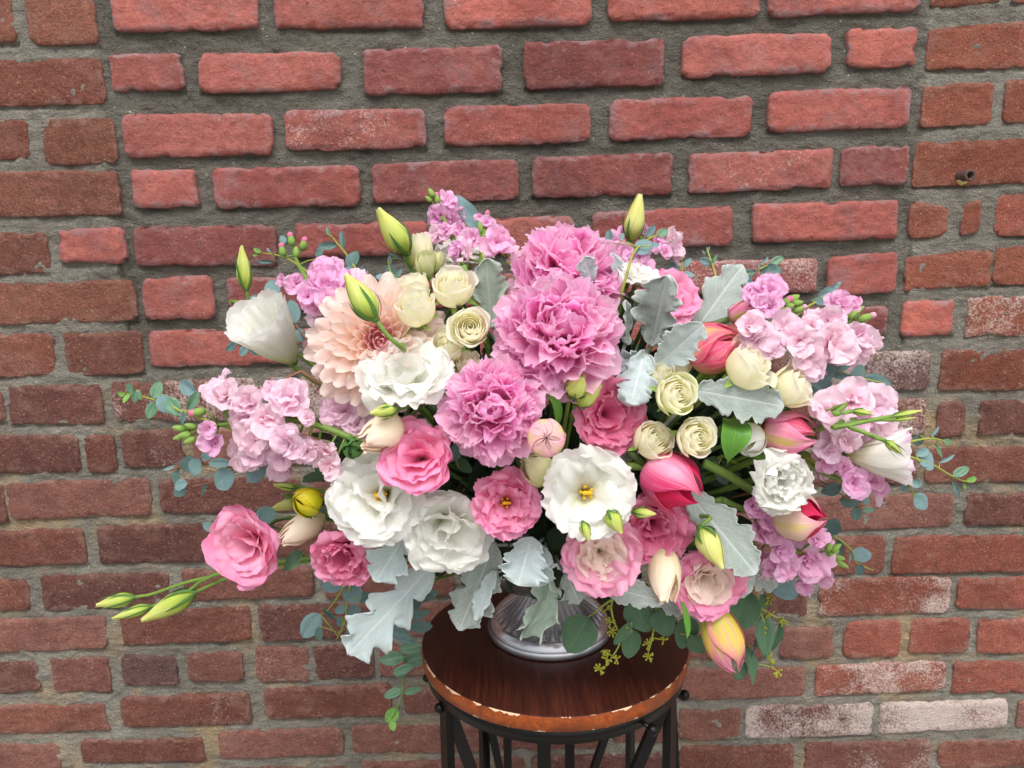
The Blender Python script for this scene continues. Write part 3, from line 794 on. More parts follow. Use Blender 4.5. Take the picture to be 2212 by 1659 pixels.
def row_bricks():
    rg = random.Random(5)
    Q = {1: (0, 0), 2: (1106, 0), 3: (0, 829.5), 4: (1106, 829.5)}
    # photo measurements, quarter by quarter: left, right, top left, top right, bottom left, bottom right, kind, bloom
    D = {1: [
        (-60, 65, -60, -60, 190, 185, 's'), (115, 420, -60, -60, 200, 195, 's'), (485, 1115, -60, -65, 140, 125, 'c'), (1185, 1830, -70, -75, 125, 118, 'c'), (1915, 2552, -80, -95, 130, 105, 'c', .3),
        (-160, 455, 262, 250, 462, 455, 's'), (482, 795, 232, 232, 398, 388, 'c'), (857, 1470, 235, 225, 405, 385, 'c', .2), (1572, 2168, 215, 197, 412, 398, 'c', 0, 'd'),
        (-120, 128, 520, 515, 690, 685, 's'), (185, 500, 515, 508, 712, 708, 's'), (535, 1180, 495, 490, 683, 668, 'c', .15), (1230, 1840, 480, 468, 657, 640, 'c', .45), (1920, 2550, 462, 445, 637, 612, 'c', .25),
        (-120, 518, 745, 735, 940, 932, 's', .1), (572, 858, 735, 730, 898, 897, 'c', .1), (925, 1557, 725, 715, 902, 890, 'c', .1), (1607, 2240, 708, 690, 880, 862, 'c', 0, 'd'),
        (-60, 215, 1003, 998, 1190, 1178, 's'), (258, 545, 990, 983, 1142, 1140, 'c'), (582, 1195, 980, 972, 1150, 1148, 'c', 0, 'd'), (1280, 1850, 968, 955, 1115, 1100, 'c', .2), (1904, 2482, 948, 935, 1100, 1085, 'c', .15),
        (-60, 590, 1225, 1205, 1405, 1385, 's'), (622, 925, 1200, 1190, 1385, 1378, 'c', .2), (985, 1560, 1200, 1190, 1345, 1335, 'c', 0, 'd'), (1640, 2230, 1190, 1180, 1335, 1325, 'c'), (2300, 2860, 1178, 1165, 1322, 1310, 'c'),
        (-60, 240, 1445, 1440, 1635, 1618, 's'), (285, 620, 1440, 1430, 1625, 1612, 's'), (648, 1260, 1430, 1420, 1585, 1575, 'c'), (1310, 1900, 1420, 1410, 1570, 1560, 'c'), (1960, 2560, 1408, 1395, 1555, 1545, 'c'), (2620, 3290, 1390, 1370, 1540, 1520, 'c')],
        2: [
        (415, 1070, -85, -90, 95, 72, 'c'), (1108, 1765, -95, -110, 72, 48, 'c'), (1805, 2105, -100, -105, 40, 15, 's'), (2160, 2460, -110, -110, 15, 10, 's'),
        (48, 658, 185, 168, 388, 365, 'c', .1, 'd'), (733, 1375, 160, 143, 340, 310, 'c'), (1445, 1745, 125, 118, 297, 290, 'c'), (1790, 2400, 125, 75, 308, 285, 's', .2),
        (420, 1030, 435, 412, 610, 590, 'c'), (1105, 1715, 398, 375, 572, 550, 'c'), (1770, 2075, 365, 352, 555, 535, 's', .1), (2125, 2430, 345, 335, 535, 525, 's'),
        (88, 692, 680, 660, 855, 838, 'c', .15, 'd'), (762, 1380, 665, 642, 835, 810, 'c', .3), (1415, 1708, 640, 622, 808, 795, 'c', 0, 'd'), (1735, 2400, 615, 590, 810, 785, 's'),
        (345, 950, 915, 893, 1075, 1062, 'c'), (1038, 1660, 880, 862, 1048, 1030, 'c'), (1712, 1880, 868, 890, 1035, 1020, 's'), (1938, 2022, 880, 860, 1022, 1000, 's'), (2085, 2400, 840, 835, 1020, 1015, 's', .1, 'r'),
        (690, 1312, 1130, 1115, 1275, 1262, 'c', .62, 'd'), (1362, 1660, 1110, 1085, 1280, 1265, 'c'), (1692, 2070, 1110, 1075, 1260, 1230, 's', .15), (2080, 2400, 1062, 1055, 1230, 1225, 's', .3),
        (1250, 1618, 1330, 1318, 1465, 1455, 'c', .1, 'd'), (1680, 1908, 1300, 1293, 1455, 1445, 'c', .1, 'r'), (1960, 2400, 1280, 1270, 1460, 1450, 's', .75),
        (1120, 1470, 1535, 1525, 1700, 1690, 'o', .5), (1525, 1805, 1520, 1510, 1690, 1680, 'o', .72, 'd'), (1850, 2400, 1510, 1500, 1690, 1680, 's', .4)],
        3: [
        (-200, 22, 20, 15, 170, 165, 'o'), (38, 445, 5, 0, 175, 172, 'o'), (488, 1110, -10, -25, 165, 155, 'o', .6), (1150, 1640, -30, -35, 145, 140, 'o', .8), (1690, 2260, -40, -50, 135, 125, 'o', .3), (2310, 2880, -55, -65, 120, 110, 'o', .3),
        (-200, 350, 225, 215, 390, 380, 'o'), (375, 500, 220, 215, 382, 378, 'o'), (528, 795, 200, 195, 362, 355, 'o', .4), (830, 1400, 195, 190, 350, 345, 'o', .3), (1450, 2000, 185, 180, 340, 335, 'o'), (2050, 2600, 178, 170, 330, 320, 'o'), (2650, 3200, 168, 160, 318, 312, 'o'),
        (-200, 28, 430, 430, 600, 600, 'o'), (40, 655, 425, 405, 588, 565, 'o', .15), (690, 1300, 410, 395, 560, 548, 'o', .25), (1340, 1950, 393, 385, 545, 538, 'o', .4), (1990, 2580, 383, 375, 535, 525, 'o'), (2630, 3200, 372, 362, 522, 512, 'o'),
        (-250, 370, 640, 620, 795, 775, 'o', .15), (425, 955, 610, 600, 775, 765, 'o', .25), (1000, 1560, 590, 585, 755, 745, 'o', .1), (1610, 2200, 580, 572, 740, 732, 'o'), (2250, 2800, 570, 562, 730, 722, 'o'),
        (-120, 135, 845, 845, 985, 975, 'o', .1), (185, 735, 828, 808, 980, 960, 'o', .3), (790, 1355, 800, 785, 940, 915, 'o', .05), (1400, 1960, 790, 780, 925, 915, 'o'), (2010, 2560, 778, 770, 912, 905, 'o'), (2610, 3140, 768, 760, 902, 895, 'o'),
        (-150, 465, 1020, 1000, 1165, 1140, 'o', .1), (525, 1090, 985, 955, 1130, 1110, 'o', .25), (1120, 1700, 950, 940, 1110, 1095, 'o'), (1750, 2290, 942, 935, 1090, 1085, 'o'), (2340, 2890, 933, 925, 1082, 1075, 'o'),
        (-80, 172, 1200, 1195, 1335, 1325, 'o', .05), (228, 478, 1180, 1180, 1330, 1330, 'o', .1), (530, 770, 1170, 1170, 1300, 1300, 'o', .2, 'd'), (812, 1055, 1160, 1150, 1285, 1285, 'o'), (1105, 1340, 1135, 1130, 1285, 1285, 'o', .3), (1360, 1615, 1130, 1115, 1275, 1265, 'o', .1), (1640, 1880, 1120, 1110, 1265, 1255, 'o', .2), (1930, 2480, 1105, 1100, 1250, 1245, 'o'),
        (-150, 470, 1390, 1375, 1512, 1495, 'o', .3), (528, 1085, 1350, 1330, 1480, 1465, 'o', .3), (1145, 1690, 1310, 1290, 1445, 1435, 'o', .35), (1745, 2280, 1310, 1300, 1420, 1410, 'o', .1), (2330, 2880, 1298, 1290, 1415, 1405, 'o'),
        (-280, 262, 1560, 1548, 1690, 1690, 'o', .1), (355, 885, 1535, 1525, 1635, 1630, 'o', .35), (945, 1485, 1500, 1480, 1620, 1600, 'o', .15), (1522, 2100, 1475, 1465, 1595, 1590, 'o', .2), (2150, 2600, 1455, 1445, 1585, 1570, 'o', .2),
        (280, 820, 1675, 1670, 1800, 1795, 'o', .2), (960, 1500, 1655, 1650, 1790, 1790, 'o', .2), (1560, 2100, 1625, 1620, 1760, 1760, 'o', .3), (2150, 2270, 1610, 1605, 1745, 1740, 'o'), (2300, 2860, 1600, 1590, 1735, 1725, 'o', .2)],
        4: [
        (1100, 1440, 80, 70, 230, 225, 'o'), (1480, 1785, 65, 60, 225, 220, 'o', .75), (1830, 1955, 75, 75, 230, 225, 'o', .2), (2015, 2500, 70, 60, 220, 215, 'o'),
        (1150, 1745, 290, 280, 440, 430, 'o', .3), (1785, 2440, 275, 262, 428, 415, 'o', .1),
        (640, 1240, 500, 490, 650, 640, 'o'), (1290, 1905, 490, 470, 635, 615, 'o'), (1955, 2500, 470, 460, 610, 600, 'o'),
        (760, 1330, 670, 662, 830, 822, 'o'), (1370, 1610, 660, 655, 820, 815, 'o', .1), (1640, 2440, 655, 645, 818, 810, 'o', 0, 'r'),
        (820, 1060, 858, 852, 1010, 1006, 'o'), (1090, 1275, 850, 850, 1005, 1000, 'o', .35), (1325, 1890, 840, 830, 1005, 985, 'o', .62, 'r'), (1920, 2440, 835, 830, 970, 970, 'o', .1, 'r'),
        (760, 1110, 1060, 1055, 1190, 1185, 'o', .2), (1155, 1390, 1050, 1045, 1190, 1180, 'o', .05), (1430, 1675, 1030, 1015, 1180, 1175, 'o', 0, 'r'), (1715, 1975, 1015, 1010, 1165, 1160, 'o', .1, 'r'), (2010, 2290, 1015, 1010, 1160, 1160, 'o', 0, 'r'),
        (720, 1265, 1230, 1220, 1370, 1345, 'o', .25), (1310, 1870, 1215, 1190, 1350, 1320, 'o', .72, 'r'), (1900, 2440, 1195, 1190, 1335, 1325, 'o', .2, 'r'),
        (440, 690, 1430, 1425, 1550, 1545, 'o', .2), (720, 985, 1405, 1400, 1540, 1530, 'o', .25), (1005, 1560, 1390, 1375, 1530, 1515, 'o', 1.0), (1585, 2140, 1375, 1360, 1510, 1480, 'o', 1.0), (2180, 2500, 1365, 1360, 1480, 1475, 'o', .2),
        (720, 1215, 1565, 1555, 1720, 1710, 'o', .3), (1260, 1805, 1550, 1530, 1690, 1680, 'o', .4), (1840, 2440, 1540, 1530, 1660, 1650, 'o', .2)]}
    n = 0
    for q in (1, 2, 4, 3):
        L = D[q]
        ox, oy = Q[q]
        for e in L:
            l, r, tl, tr, bl, br, kind = e[:7]
            bloom = e[7] if len(e) > 7 else 0.0
            tone = e[8] if len(e) > 8 else ''
            f = lambda a, b: at(ox + a / 2, oy + b / 2, 0)
            TL, TR_, BL, BR_ = f(l, tl), f(r, tr), f(l, bl), f(r, br)
            mxl, mxr = f(l, (tl + bl) / 2).x, f(r, (tr + br) / 2).x
            n += 1
            if kind == 'c':
                c = srgb(*rg.choice([(178, 84, 74), (184, 92, 82), (166, 78, 72), (190, 92, 78), (174, 88, 80)]))
                if tone == 'd': c = srgb(150, 74, 70)
            elif kind == 's':
                c = srgb(*rg.choice([(150, 86, 66), (140, 80, 64), (158, 92, 72), (146, 78, 62)]))
                if oy == 0 and ox > 0: c = srgb(158, 80, 56)
            else:
                c = srgb(*rg.choice([(140, 82, 70), (130, 75, 66), (150, 90, 78), (138, 75, 60), (122, 70, 64)]))
                if tone == 'd': c = srgb(122, 84, 82)
            if tone == 'r': c = srgb(166, 80, 60) if kind != 'c' else srgb(188, 88, 72)
            k = rg.uniform(0.82, 1.12)
            skip = False
            for b in BR:                                   # a neighbour measured in the next quarter comes first
                oz = min(b[3], (TL.z + TR_.z) / 2) - max(b[2], (BL.z + BR_.z) / 2)
                if oz > 0.004 and min(mxr, b[1]) - max(mxl, b[0]) > 0.001:
                    if oz < 0.03 or b[0] <= mxl + 0.01: skip = True
                    else: mxr = min(mxr, b[0] - 0.013)
            if skip or mxr - mxl < 0.02: continue
            g_ = c[0] * 0.3 + c[1] * 0.5 + c[2] * 0.2
            c = [(q_ + (g_ - q_) * (0.28 if kind == 'o' else 0.26)) * f_ for q_, f_ in zip(c[:3], (1.0, 1.0, 0.95))]
            brick(mxl, mxr, BL.z, BR_.z, TL.z, TR_.z, kind, [q_ * k for q_ in c], bloom, n)
    # beyond the frame: plain courses carry on a brick or two each side, above and below
    zs = sorted(set(round((b[2] + b[3]) / 2, 3) for b in BR))
    rows = []
    for z in zs:
        if not rows or z - rows[-1] > 0.045: rows.append(z)
    for z in rows:
        inrow = [b for b in BR if abs((b[2] + b[3]) / 2 - z) < 0.05]
        if len(inrow) < 3: continue
        x1, x0 = max(b[1] for b in inrow), min(b[0] for b in inrow)
        for s in (0, 1):
            for k in range(2):
                xa = x1 + 0.014 + k * 0.214 if s else x0 - 0.014 - 0.2 - k * 0.214
                n += 1
                brick(xa, xa + 0.2, z - 0.029, z - 0.029, z + 0.029, z + 0.029, 's' if z > INF_Z else 'o', srgb(152, 86, 70), 0.1, n, False)
    zlo, zhi = min(b[2] for b in BR), max(b[3] for b in BR)
    for j in range(9):
        z0 = zlo - 0.014 - 0.058 - j * 0.071 if j < 6 else zhi + 0.014 + (j - 6) * 0.071
        if z0 < 0.005: continue
        for i in range(8):
            xa = -0.90 + i * 0.216 + (0.1 if j % 2 else 0)
            n += 1
            brick(xa, xa + 0.2, z0, z0, z0 + 0.057, z0 + 0.057, 'o', [q_ * rg.uniform(.9, 1.08) for q_ in srgb(152, 86, 72)], rg.choice([0, .1, .3]), n, False)
row_bricks()

def mortar():
    """the joints as one rough sheet; the bricked-up opening in the middle is pointed a little deeper"""
    nx, nz = 700, 560
    x = np.concatenate([[-1.55], np.linspace(-0.93, 0.93, nx - 2), [1.55]])[None, :]
    z = np.concatenate([[0.0], np.linspace(0.36, 1.76, nz - 2), [2.0]])[:, None]
    infill = np.clip((x - INF_X[0]) / 0.012, 0, 1) * np.clip((INF_X[1] - x) / 0.012, 0, 1) * np.clip((z - INF_Z) / 0.03, 0, 1)
    y = 0.0025 * infill - 0.0022 * fbm(x * 28, z * 45, 0, 3, 4) - 0.0012 * vnoise(x * 160, z * 160, 0, 8)
    ed = np.minimum(np.abs(x - INF_X[0]), np.abs(x - INF_X[1])) + 0.0022 * vnoise(z * 30, x * 0, 0, 4)
    y = y + 0.010 * np.clip(1 - np.abs(ed) / 0.0035, 0, 1) * (z > INF_Z) * np.clip(0.6 + fbm(z * 9, x * 0, 0, 5), 0, 1)
    y = np.array(np.broadcast_to(y, (nz, nx)))
    for xl, xr, zb, zt in BR:                              # shrinkage gap under each brick, opening and closing along it
        iz = np.where((z[:, 0] > zb - 0.010) & (z[:, 0] < zb + 0.004))[0]
        ix = np.where((x[0] > xl) & (x[0] < xr))[0]
        if len(iz) and len(ix):
            g = np.clip(0.45 + fbm(x[:, ix] * 22, zb * 40, 0, 12, 3), 0, 1.2) * np.clip(1 - np.abs(z[iz] - (zb - 0.002)) / 0.0045, 0, 1)
            y[np.ix_(iz, ix)] += 0.005 * g
    P = np.stack(np.broadcast_arrays(x, y, z), -1)
    me = grid_mesh('mortar', P, M_MORTAR)
    o = link('mortar', me, wall)
    b = MB()
    b.add(np.array([[(-1.55, 0.22, 0), (1.55, 0.22, 0)], [(-1.55, 0.22, 2.0), (1.55, 0.22, 2.0)], [(-1.55, 0.012, 2.0), (1.55, 0.012, 2.0)]], float))
    link('backing', b.mesh('backing', M_MORTAR, False), wall)


mortar()

def pipe():
    c = at(2072, 381, 0)
    b = MB()
    ax = Vector((0.25, -1, 0)).normalized()
    n = 20
    a = np.linspace(0, 2 * PI, n, endpoint=False)
    pr = [(0.0072, 0.02), (0.0076, -0.016), (0.0072, -0.0185), (0.0050, -0.0185), (0.0046, -0.016), (0.0044, 0.012), (0.0001, 0.013)]
    P = np.stack([np.array([[r * math.cos(t) + y * -0.25, y, r * math.sin(t)] for t in a]) for r, y in pr])
    b.add(P + np.array(c), True)
    t = empty('pipe_stub', Matrix.Translation(c))
    tag(t, 'short rusty pipe end poking out of a brick at upper right', 'pipe')
    o = link('pipe', b.mesh('pipe', plain_mat('rusty_iron', srgb(92, 72, 66), 0.7, 0.5, 300, 0.3, 0.4)), t, Matrix.Translation(-c))
    b = MB()
    rg = np.random.default_rng(3)
    rr = 0.0062 + 0.0022 * rg.random(n)
    P = np.stack([np.stack([rr * s * np.cos(a), np.full(n, y), rr * s * np.sin(a)], -1) for s, y in ((1, -0.002), (0.95, -0.0062), (0.7, -0.0085), (0.2, -0.0088))])
    b.add(P + np.array(c) + np.array([0.0024, 0, -0.0042]), True)
    link('foam_seal', b.mesh('foam_seal', plain_mat('foam', srgb(206, 190, 120), 0.8, 0.3, 200)), t, Matrix.Translation(-c))
pipe()

# ------------------------------------------------------------------ plant stand
ST = at(1197, 1372, -0.277)
STX, STY, STZ = ST.x, ST.y, ST.z
SR = 0.150

def wood_mat():
    m = NT('stained_wood')
    tc = m.n('TexCoord').outputs['Object']
    sp = m.n('SeparateXYZ', {0: tc})
    g = m.n('CombineXYZ', {0: m.math('MULTIPLY', sp.outputs[0], 1.0), 1: m.math('MULTIPLY', sp.outputs[1], 0.07), 2: sp.outputs[2]}).outputs[0]
    n1 = m.noise(g, 240.0, 5.0, 0.65)
    n2 = m.noise(tc, 9.0, 3.0, 0.5)
    col = m.ramp(n1, [(0.25, srgb(42, 18, 13)), (0.55, srgb(76, 34, 23)), (0.8, srgb(108, 55, 34))])
    col = m.mix(m.math('MULTIPLY', n2, 0.5), col, srgb(38, 18, 14))
    ro = m.math('ADD', 0.30, m.math('MULTIPLY', n1, 0.18))
    bp = m.n('Bump', {'Height': n1, 'Strength': 0.15, 'Distance': 0.0006}).outputs[0]
    m.out(m.n('BsdfPrincipled', {'Base Color': col, 'Roughness': ro, 'Specular IOR Level': 0.4, 'Normal': bp}).outputs[0])
    return m.m

def rim_mat():
    """worn stain on the edge of the top: mottled orange brown with chips down to raw wood"""
    m = NT('worn_rim')
    tc = m.n('TexCoord').outputs['Object']
    uv = m.n('SeparateXYZ', {0: m.n('UVMap').outputs[0]})
    n1 = m.noise(tc, 240.0, 4.0, 0.65)
    n2 = m.noise(tc, 30.0, 3.0, 0.6)
    col = m.ramp(n1, [(0.3, srgb(112, 48, 14)), (0.5, srgb(146, 68, 20)), (0.75, srgb(170, 88, 30))])
    col = m.mix(m.step(n2, 0.45, 0.75), col, srgb(96, 44, 24))
    ed = m.math('ABSOLUTE', m.math('SUBTRACT', m.math('MULTIPLY', uv.outputs[1], 2.0), 1.0))
    dk = m.step(m.math('ADD', ed, m.math('MULTIPLY', n2, 0.3)), 1.02, 1.16)
    col = m.mix(dk, col, srgb(44, 24, 18))
    ch = m.math('ADD', m.math('MULTIPLY', ed, 0.34), m.math('MULTIPLY', m.noise(tc, 62.0, 4.0, 0.62), 0.90))
    col = m.mix(m.step(ch, 0.795, 0.81), col, srgb(226, 196, 160))
    m.out(m.n('BsdfPrincipled', {'Base Color': col, 'Roughness': 0.42, 'Specular IOR Level': 0.4}).outputs[0])
    return m.m

M_IRON = plain_mat('black_iron', srgb(9, 7, 7), 0.36, 0.5, 120, 0.0, 0.25, 0.28)

def bar(b, p, q, w, t, side):
    """flat bar from p to q, w wide along side, t thick"""
    p, q, side = Vector(p), Vector(q), Vector(side).normalized()
    d = (q - p).normalized()
    nrm = d.cross(side).normalized()
    side = nrm.cross(d)
    P = []
    for c in (p, q):
        P.append([c + side * (sx * w / 2) + nrm * (sy * t / 2) for sx, sy in ((-1, -1), (1, -1), (1, 1), (-1, 1))])
    P = [[p] * 4] + P + [[q] * 4]
    b.add(np.array([[tuple(v) for v in r] for r in P]), True)

def stand():
    root = empty('plant_stand', Matrix.Translation((STX, STY, 0)))
    tag(root, 'round dark wood plant stand with chipped orange rim and black iron legs', 'plant stand')
    zt = STZ
    b = MB()
    b.lathe([(0.0005, 0), (SR * 0.5, 0), (SR - 0.0022, 0), (SR - 0.0006, -0.0008)], (0, 0, zt), 96)
    link('tabletop', b.mesh('tabletop', wood_mat()), root)
    b = MB()
    b.lathe([(SR - 0.0006, -0.0008), (SR, -0.002), (SR + 0.0006, -0.009), (SR, -0.0165), (SR - 0.002, -0.0178), (0.02, -0.0178)], (0, 0, zt), 128)
    U = np.array(b.U)
    lut = np.interp(U[:, 1], np.linspace(0, 1, 6), [0, .08, .5, .92, 1, 1])
    b.U = [(u, v) for u, v in zip(U[:, 0], lut)]
    link('rim', b.mesh('rim', rim_mat()), root)
    b = MB()
    r1 = SR - 0.004
    b.lathe([(r1 - 0.004, -0.0180), (r1, -0.0182), (r1, -0.0325), (r1 - 0.0045, -0.0325), (r1 - 0.004, -0.0180)], (0, 0, zt), 96)
    link('iron_ring', b.mesh('iron_ring', M_IRON), root)
    zr = zt - 0.024
    def leg(a, w, bow=0.0, br=0.150, name='leg', inset=0.006, round_=False):
        a = rad(a)
        d = Vector((math.cos(a), math.sin(a), 0)); s = Vector((-math.sin(a), math.cos(a), 0))
        b = MB()
        N = 12
        pts = [d * (r1 - inset + (br - r1 + inset) * (k / N) ** 1.2 + bow * math.sin(PI * k / N)) + Vector((0, 0, zr * (1 - k / N))) for k in range(N + 1)]
        P = []
        for k, c in enumerate(pts):
            t = 0.0045
            P.append([c + s * (sx * w / 2) + d * (sy * t) for sx, sy in ((-1, -1), (1, -1), (1, 1), (-1, 1))])
        P = [[pts[0]] * 4] + P + [[pts[-1]] * 4]
        b.add(np.array([[tuple(v) for v in r] for r in P]), True)
        return link(name, b.mesh('leg', M_IRON, False), root)
    for a, w in ((212, 0.0145), (262, 0.0125), (-34, 0.0155), (128, 0.0115), (78, 0.0125)):
        leg(a, w)
    leg(112, 0.0085, 0.02, 0.12)
    leg(42, 0.0085, 0.0, 0.15)
    leg(12, 0.008, 0.018, 0.15)
    def brace(a0, a1, z0, z1, w, r0=None):
        b = MB()
        p = Vector((math.cos(rad(a0)), math.sin(rad(a0)), 0)) * ((r0 or r1) - 0.012) + Vector((0, 0, z0))
        q = Vector((math.cos(rad(a1)), math.sin(rad(a1)), 0)) * (r1 - 0.02) + Vector((0, 0, z1))
        bar(b, p, q, w, 0.006, (0.9, 0.25, 0))
        link('brace', b.mesh('brace', M_IRON, False), root)
    brace(205, 262, zr - 0.002, zr - 0.30, 0.013, r1 + 0.004)
    brace(-38, 262, zr - 0.008, zr - 0.30, 0.013, r1 + 0.004)
    brace(30, 78, zr, zr - 0.36, 0.010)
    brace(140, 112, zr, zr - 0.36, 0.010)
    def ball(px, py, Y, rp):
        c = at(px, py, Y) - Vector((STX, STY, 0))
        rr = rp * mpp(px, py, Y)
        b = MB()
        b.ball(c, rr, 14)
        inn = Vector((c.x, c.y, 0)).normalized()
        b.tube([c, c - inn * 0.03], rr * 0.45, 8)
        link('bolt', b.mesh('bolt', M_IRON), root)
    ball(922, 1465, STY - 0.015, 9); ball(949, 1529, STY - 0.075, 11); ball(1410, 1577, STY - 0.13, 13); ball(1478, 1502, STY - 0.012, 12)
stand()

# ------------------------------------------------------------------ pedestal vase
def metal_mat():
    m = NT('brushed_silver')
    tc = m.n('TexCoord').outputs['Object']
    nz = m.noise(tc, 160.0, 4.0, 0.6)
    n2 = m.noise(tc, 25.0, 3.0, 0.6)
    col = m.mix(nz, srgb(196, 197, 204), srgb(220, 221, 228))
    col = m.mix(m.math('MULTIPLY', n2, 0.6), col, srgb(176, 172, 174))
    ro = m.math('ADD', 0.17, m.math('MULTIPLY', nz, 0.14))
    bp = m.n('Bump', {'Height': nz, 'Strength': 0.10, 'Distance': 0.0005}).outputs[0]
    m.out(m.n('BsdfPrincipled', {'Base Color': col, 'Roughness': ro, 'Metallic': 0.88, 'Normal': bp}).outputs[0])
    return m.m
VX, VY = at(1187, 1358, -0.262).x, -0.262
def vase():
    root = empty('pedestal_vase', Matrix.Translation((VX, VY, STZ)) @ Sc3(1.07))
    tag(root, 'silver pedestal vase with fluted foot standing on the plant stand', 'vase')
    ms = metal_mat()
    def fl(P, a):
        k = np.array([0, 0, .8, 1, 1, 1, .8, 0])[:len(P)]
        amp = 0.07 * (np.abs(np.cos(a * 18)) ** 0.7 - 0.62)
        P = P.copy()
        P[..., 2] += k[:, None] * amp[None, :] * np.hypot(P[..., 0], P[..., 1])
        return P
    b = MB()
    b.lathe([(0.0665, 0.0013), (0.0675, 0.0045), (0.0655, 0.008)], (0, 0, 0), 96)
    b.lathe([(0.0655, 0.008), (0.0655, 0.0092), (0.0610, 0.0170), (0.0600, 0.0176)], (0, 0, 0), 96)
    link('foot_band', b.mesh('foot_band', ms), root)
    b = MB()
    b.lathe([(0.0600, 0.0176), (0.0588, 0.0186), (0.0560, 0.0215), (0.0475, 0.0285), (0.038, 0.0360), (0.029, 0.046), (0.022, 0.055), (0.019, 0.060)], (0, 0, 0), 288, fl)
    link('fluted_foot', b.mesh('fluted_foot', ms), root)
    b = MB()
    b.lathe([(0.019, 0.0600), (0.021, 0.062), (0.030, 0.0632), (0.060, 0.0655), (0.073, 0.072), (0.078, 0.090), (0.081, 0.115), (0.079, 0.118), (0.074, 0.110), (0.06, 0.085), (0.001, 0.082)], (0, 0, 0), 96)
    link('bowl', b.mesh('bowl', ms), root)
    f = empty('floral_foam', Matrix.Translation((VX, VY, STZ + 0.083)))
    tag(f, 'green floral foam holding the stems in the bowl of the vase', 'foam')
    b = MB()
    b.lathe([(0.05, 0.0), (0.066, 0.02), (0.066, 0.055), (0.05, 0.075), (0.001, 0.08)], (0, 0, 0.002), 32)
    link('block', b.mesh('block', plain_mat('foam_green', srgb(52, 74, 46), 0.9, 0.4, 80)), f)
vase()
ANCHOR = Vector((VX, VY, STZ + 0.125))
# ------------------------------------------------------------------ leaves
M_EUC = leaf_mat('eucalyptus_leaf', srgb(88, 118, 108), srgb(116, 146, 148), srgb(128, 150, 130), 0.5, 0.12)
M_EUCD = leaf_mat('dark_eucalyptus_leaf', srgb(52, 72, 62), srgb(92, 120, 116), srgb(80, 104, 84), 0.42, 0.10)
M_EUCB = leaf_mat('blue_eucalyptus_leaf', srgb(112, 144, 148), srgb(120, 150, 152), srgb(136, 162, 156), 0.55, 0.12)
M_EUCG = leaf_mat('glossy_eucalyptus_leaf', srgb(78, 124, 78), srgb(96, 138, 108), srgb(150, 182, 140), 0.25, 0.15, spec=0.6)
M_EUCS = leaf_mat('seeded_eucalyptus_leaf', srgb(70, 104, 70), srgb(84, 116, 88), srgb(104, 136, 96), 0.5, 0.12)
M_EUCN = leaf_mat('new_eucalyptus_leaf', srgb(112, 172, 64), srgb(130, 180, 90), srgb(160, 200, 110), 0.35, 0.25)
M_DUSTY = leaf_mat('dusty_miller_felt', srgb(146, 158, 151), srgb(190, 196, 192), srgb(208, 216, 212), 0.9, 0.12, True, 6.0, 0.05)
M_DUSTYP = leaf_mat('pale_dusty_miller_felt', srgb(174, 190, 190), srgb(208, 213, 212), srgb(222, 230, 230), 0.9, 0.15, True, 6.0, 0.05)
M_DUSTYG = leaf_mat('greenish_dusty_miller_felt', srgb(148, 168, 152), srgb(214, 216, 206), srgb(190, 204, 188), 0.9, 0.15, True, 6.0, 0.05)
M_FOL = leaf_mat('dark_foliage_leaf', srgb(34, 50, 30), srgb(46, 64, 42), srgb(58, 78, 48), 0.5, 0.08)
M_TLEAF = leaf_mat('tulip_leaf', srgb(104, 164, 64), srgb(116, 170, 84), srgb(132, 186, 92), 0.35, 0.25, side=0.001, spec=0.4)
LM = {'b': M_EUCB, 'd': M_EUCD, 'g': M_EUCG, 's': M_EUCS, 'n': M_EUCN, 'e': M_EUC}

def leaf_shape(kind, seed):
    """unit leaf, base at the origin, along +X, upper side +Z"""
    nv, nu = 15, 9
    v = np.linspace(0, 1, nv)[:, None]
    u = np.linspace(-1, 1, nu)[None, :]
    if kind == 'oval': w = np.sin(PI * np.clip(v, 0, 1) ** 0.92) ** 0.62
    elif kind == 'lance': w = np.sin(PI * v ** 0.8) ** 0.95
    elif kind == 'heart': w = np.where(v < 0.36, np.sin(0.5 * PI * v / 0.36) ** 0.5, np.cos(0.5 * PI * (v - 0.36) / 0.64) ** 0.62)
    else: w = np.sqrt(np.clip(1 - (2 * v - 1) ** 2, 0, 1))
    rg = random.Random(seed)
    fold, curl = rg.uniform(0.02, 0.22), rg.uniform(-0.25, 0.30)
    y = 0.5 * w * u * (1 + 0.05 * fbm(v * 3, u * 0.5, seed, seed, 2))
    z = fold * np.abs(y) * 1.2 - curl * 0.5 * v ** 2 + 0.05 * fbm(v * 2.5, u * 1.5, seed * 1.3, seed, 2)
    return np.stack([v + 0 * u, y + 0 * v, z], -1)

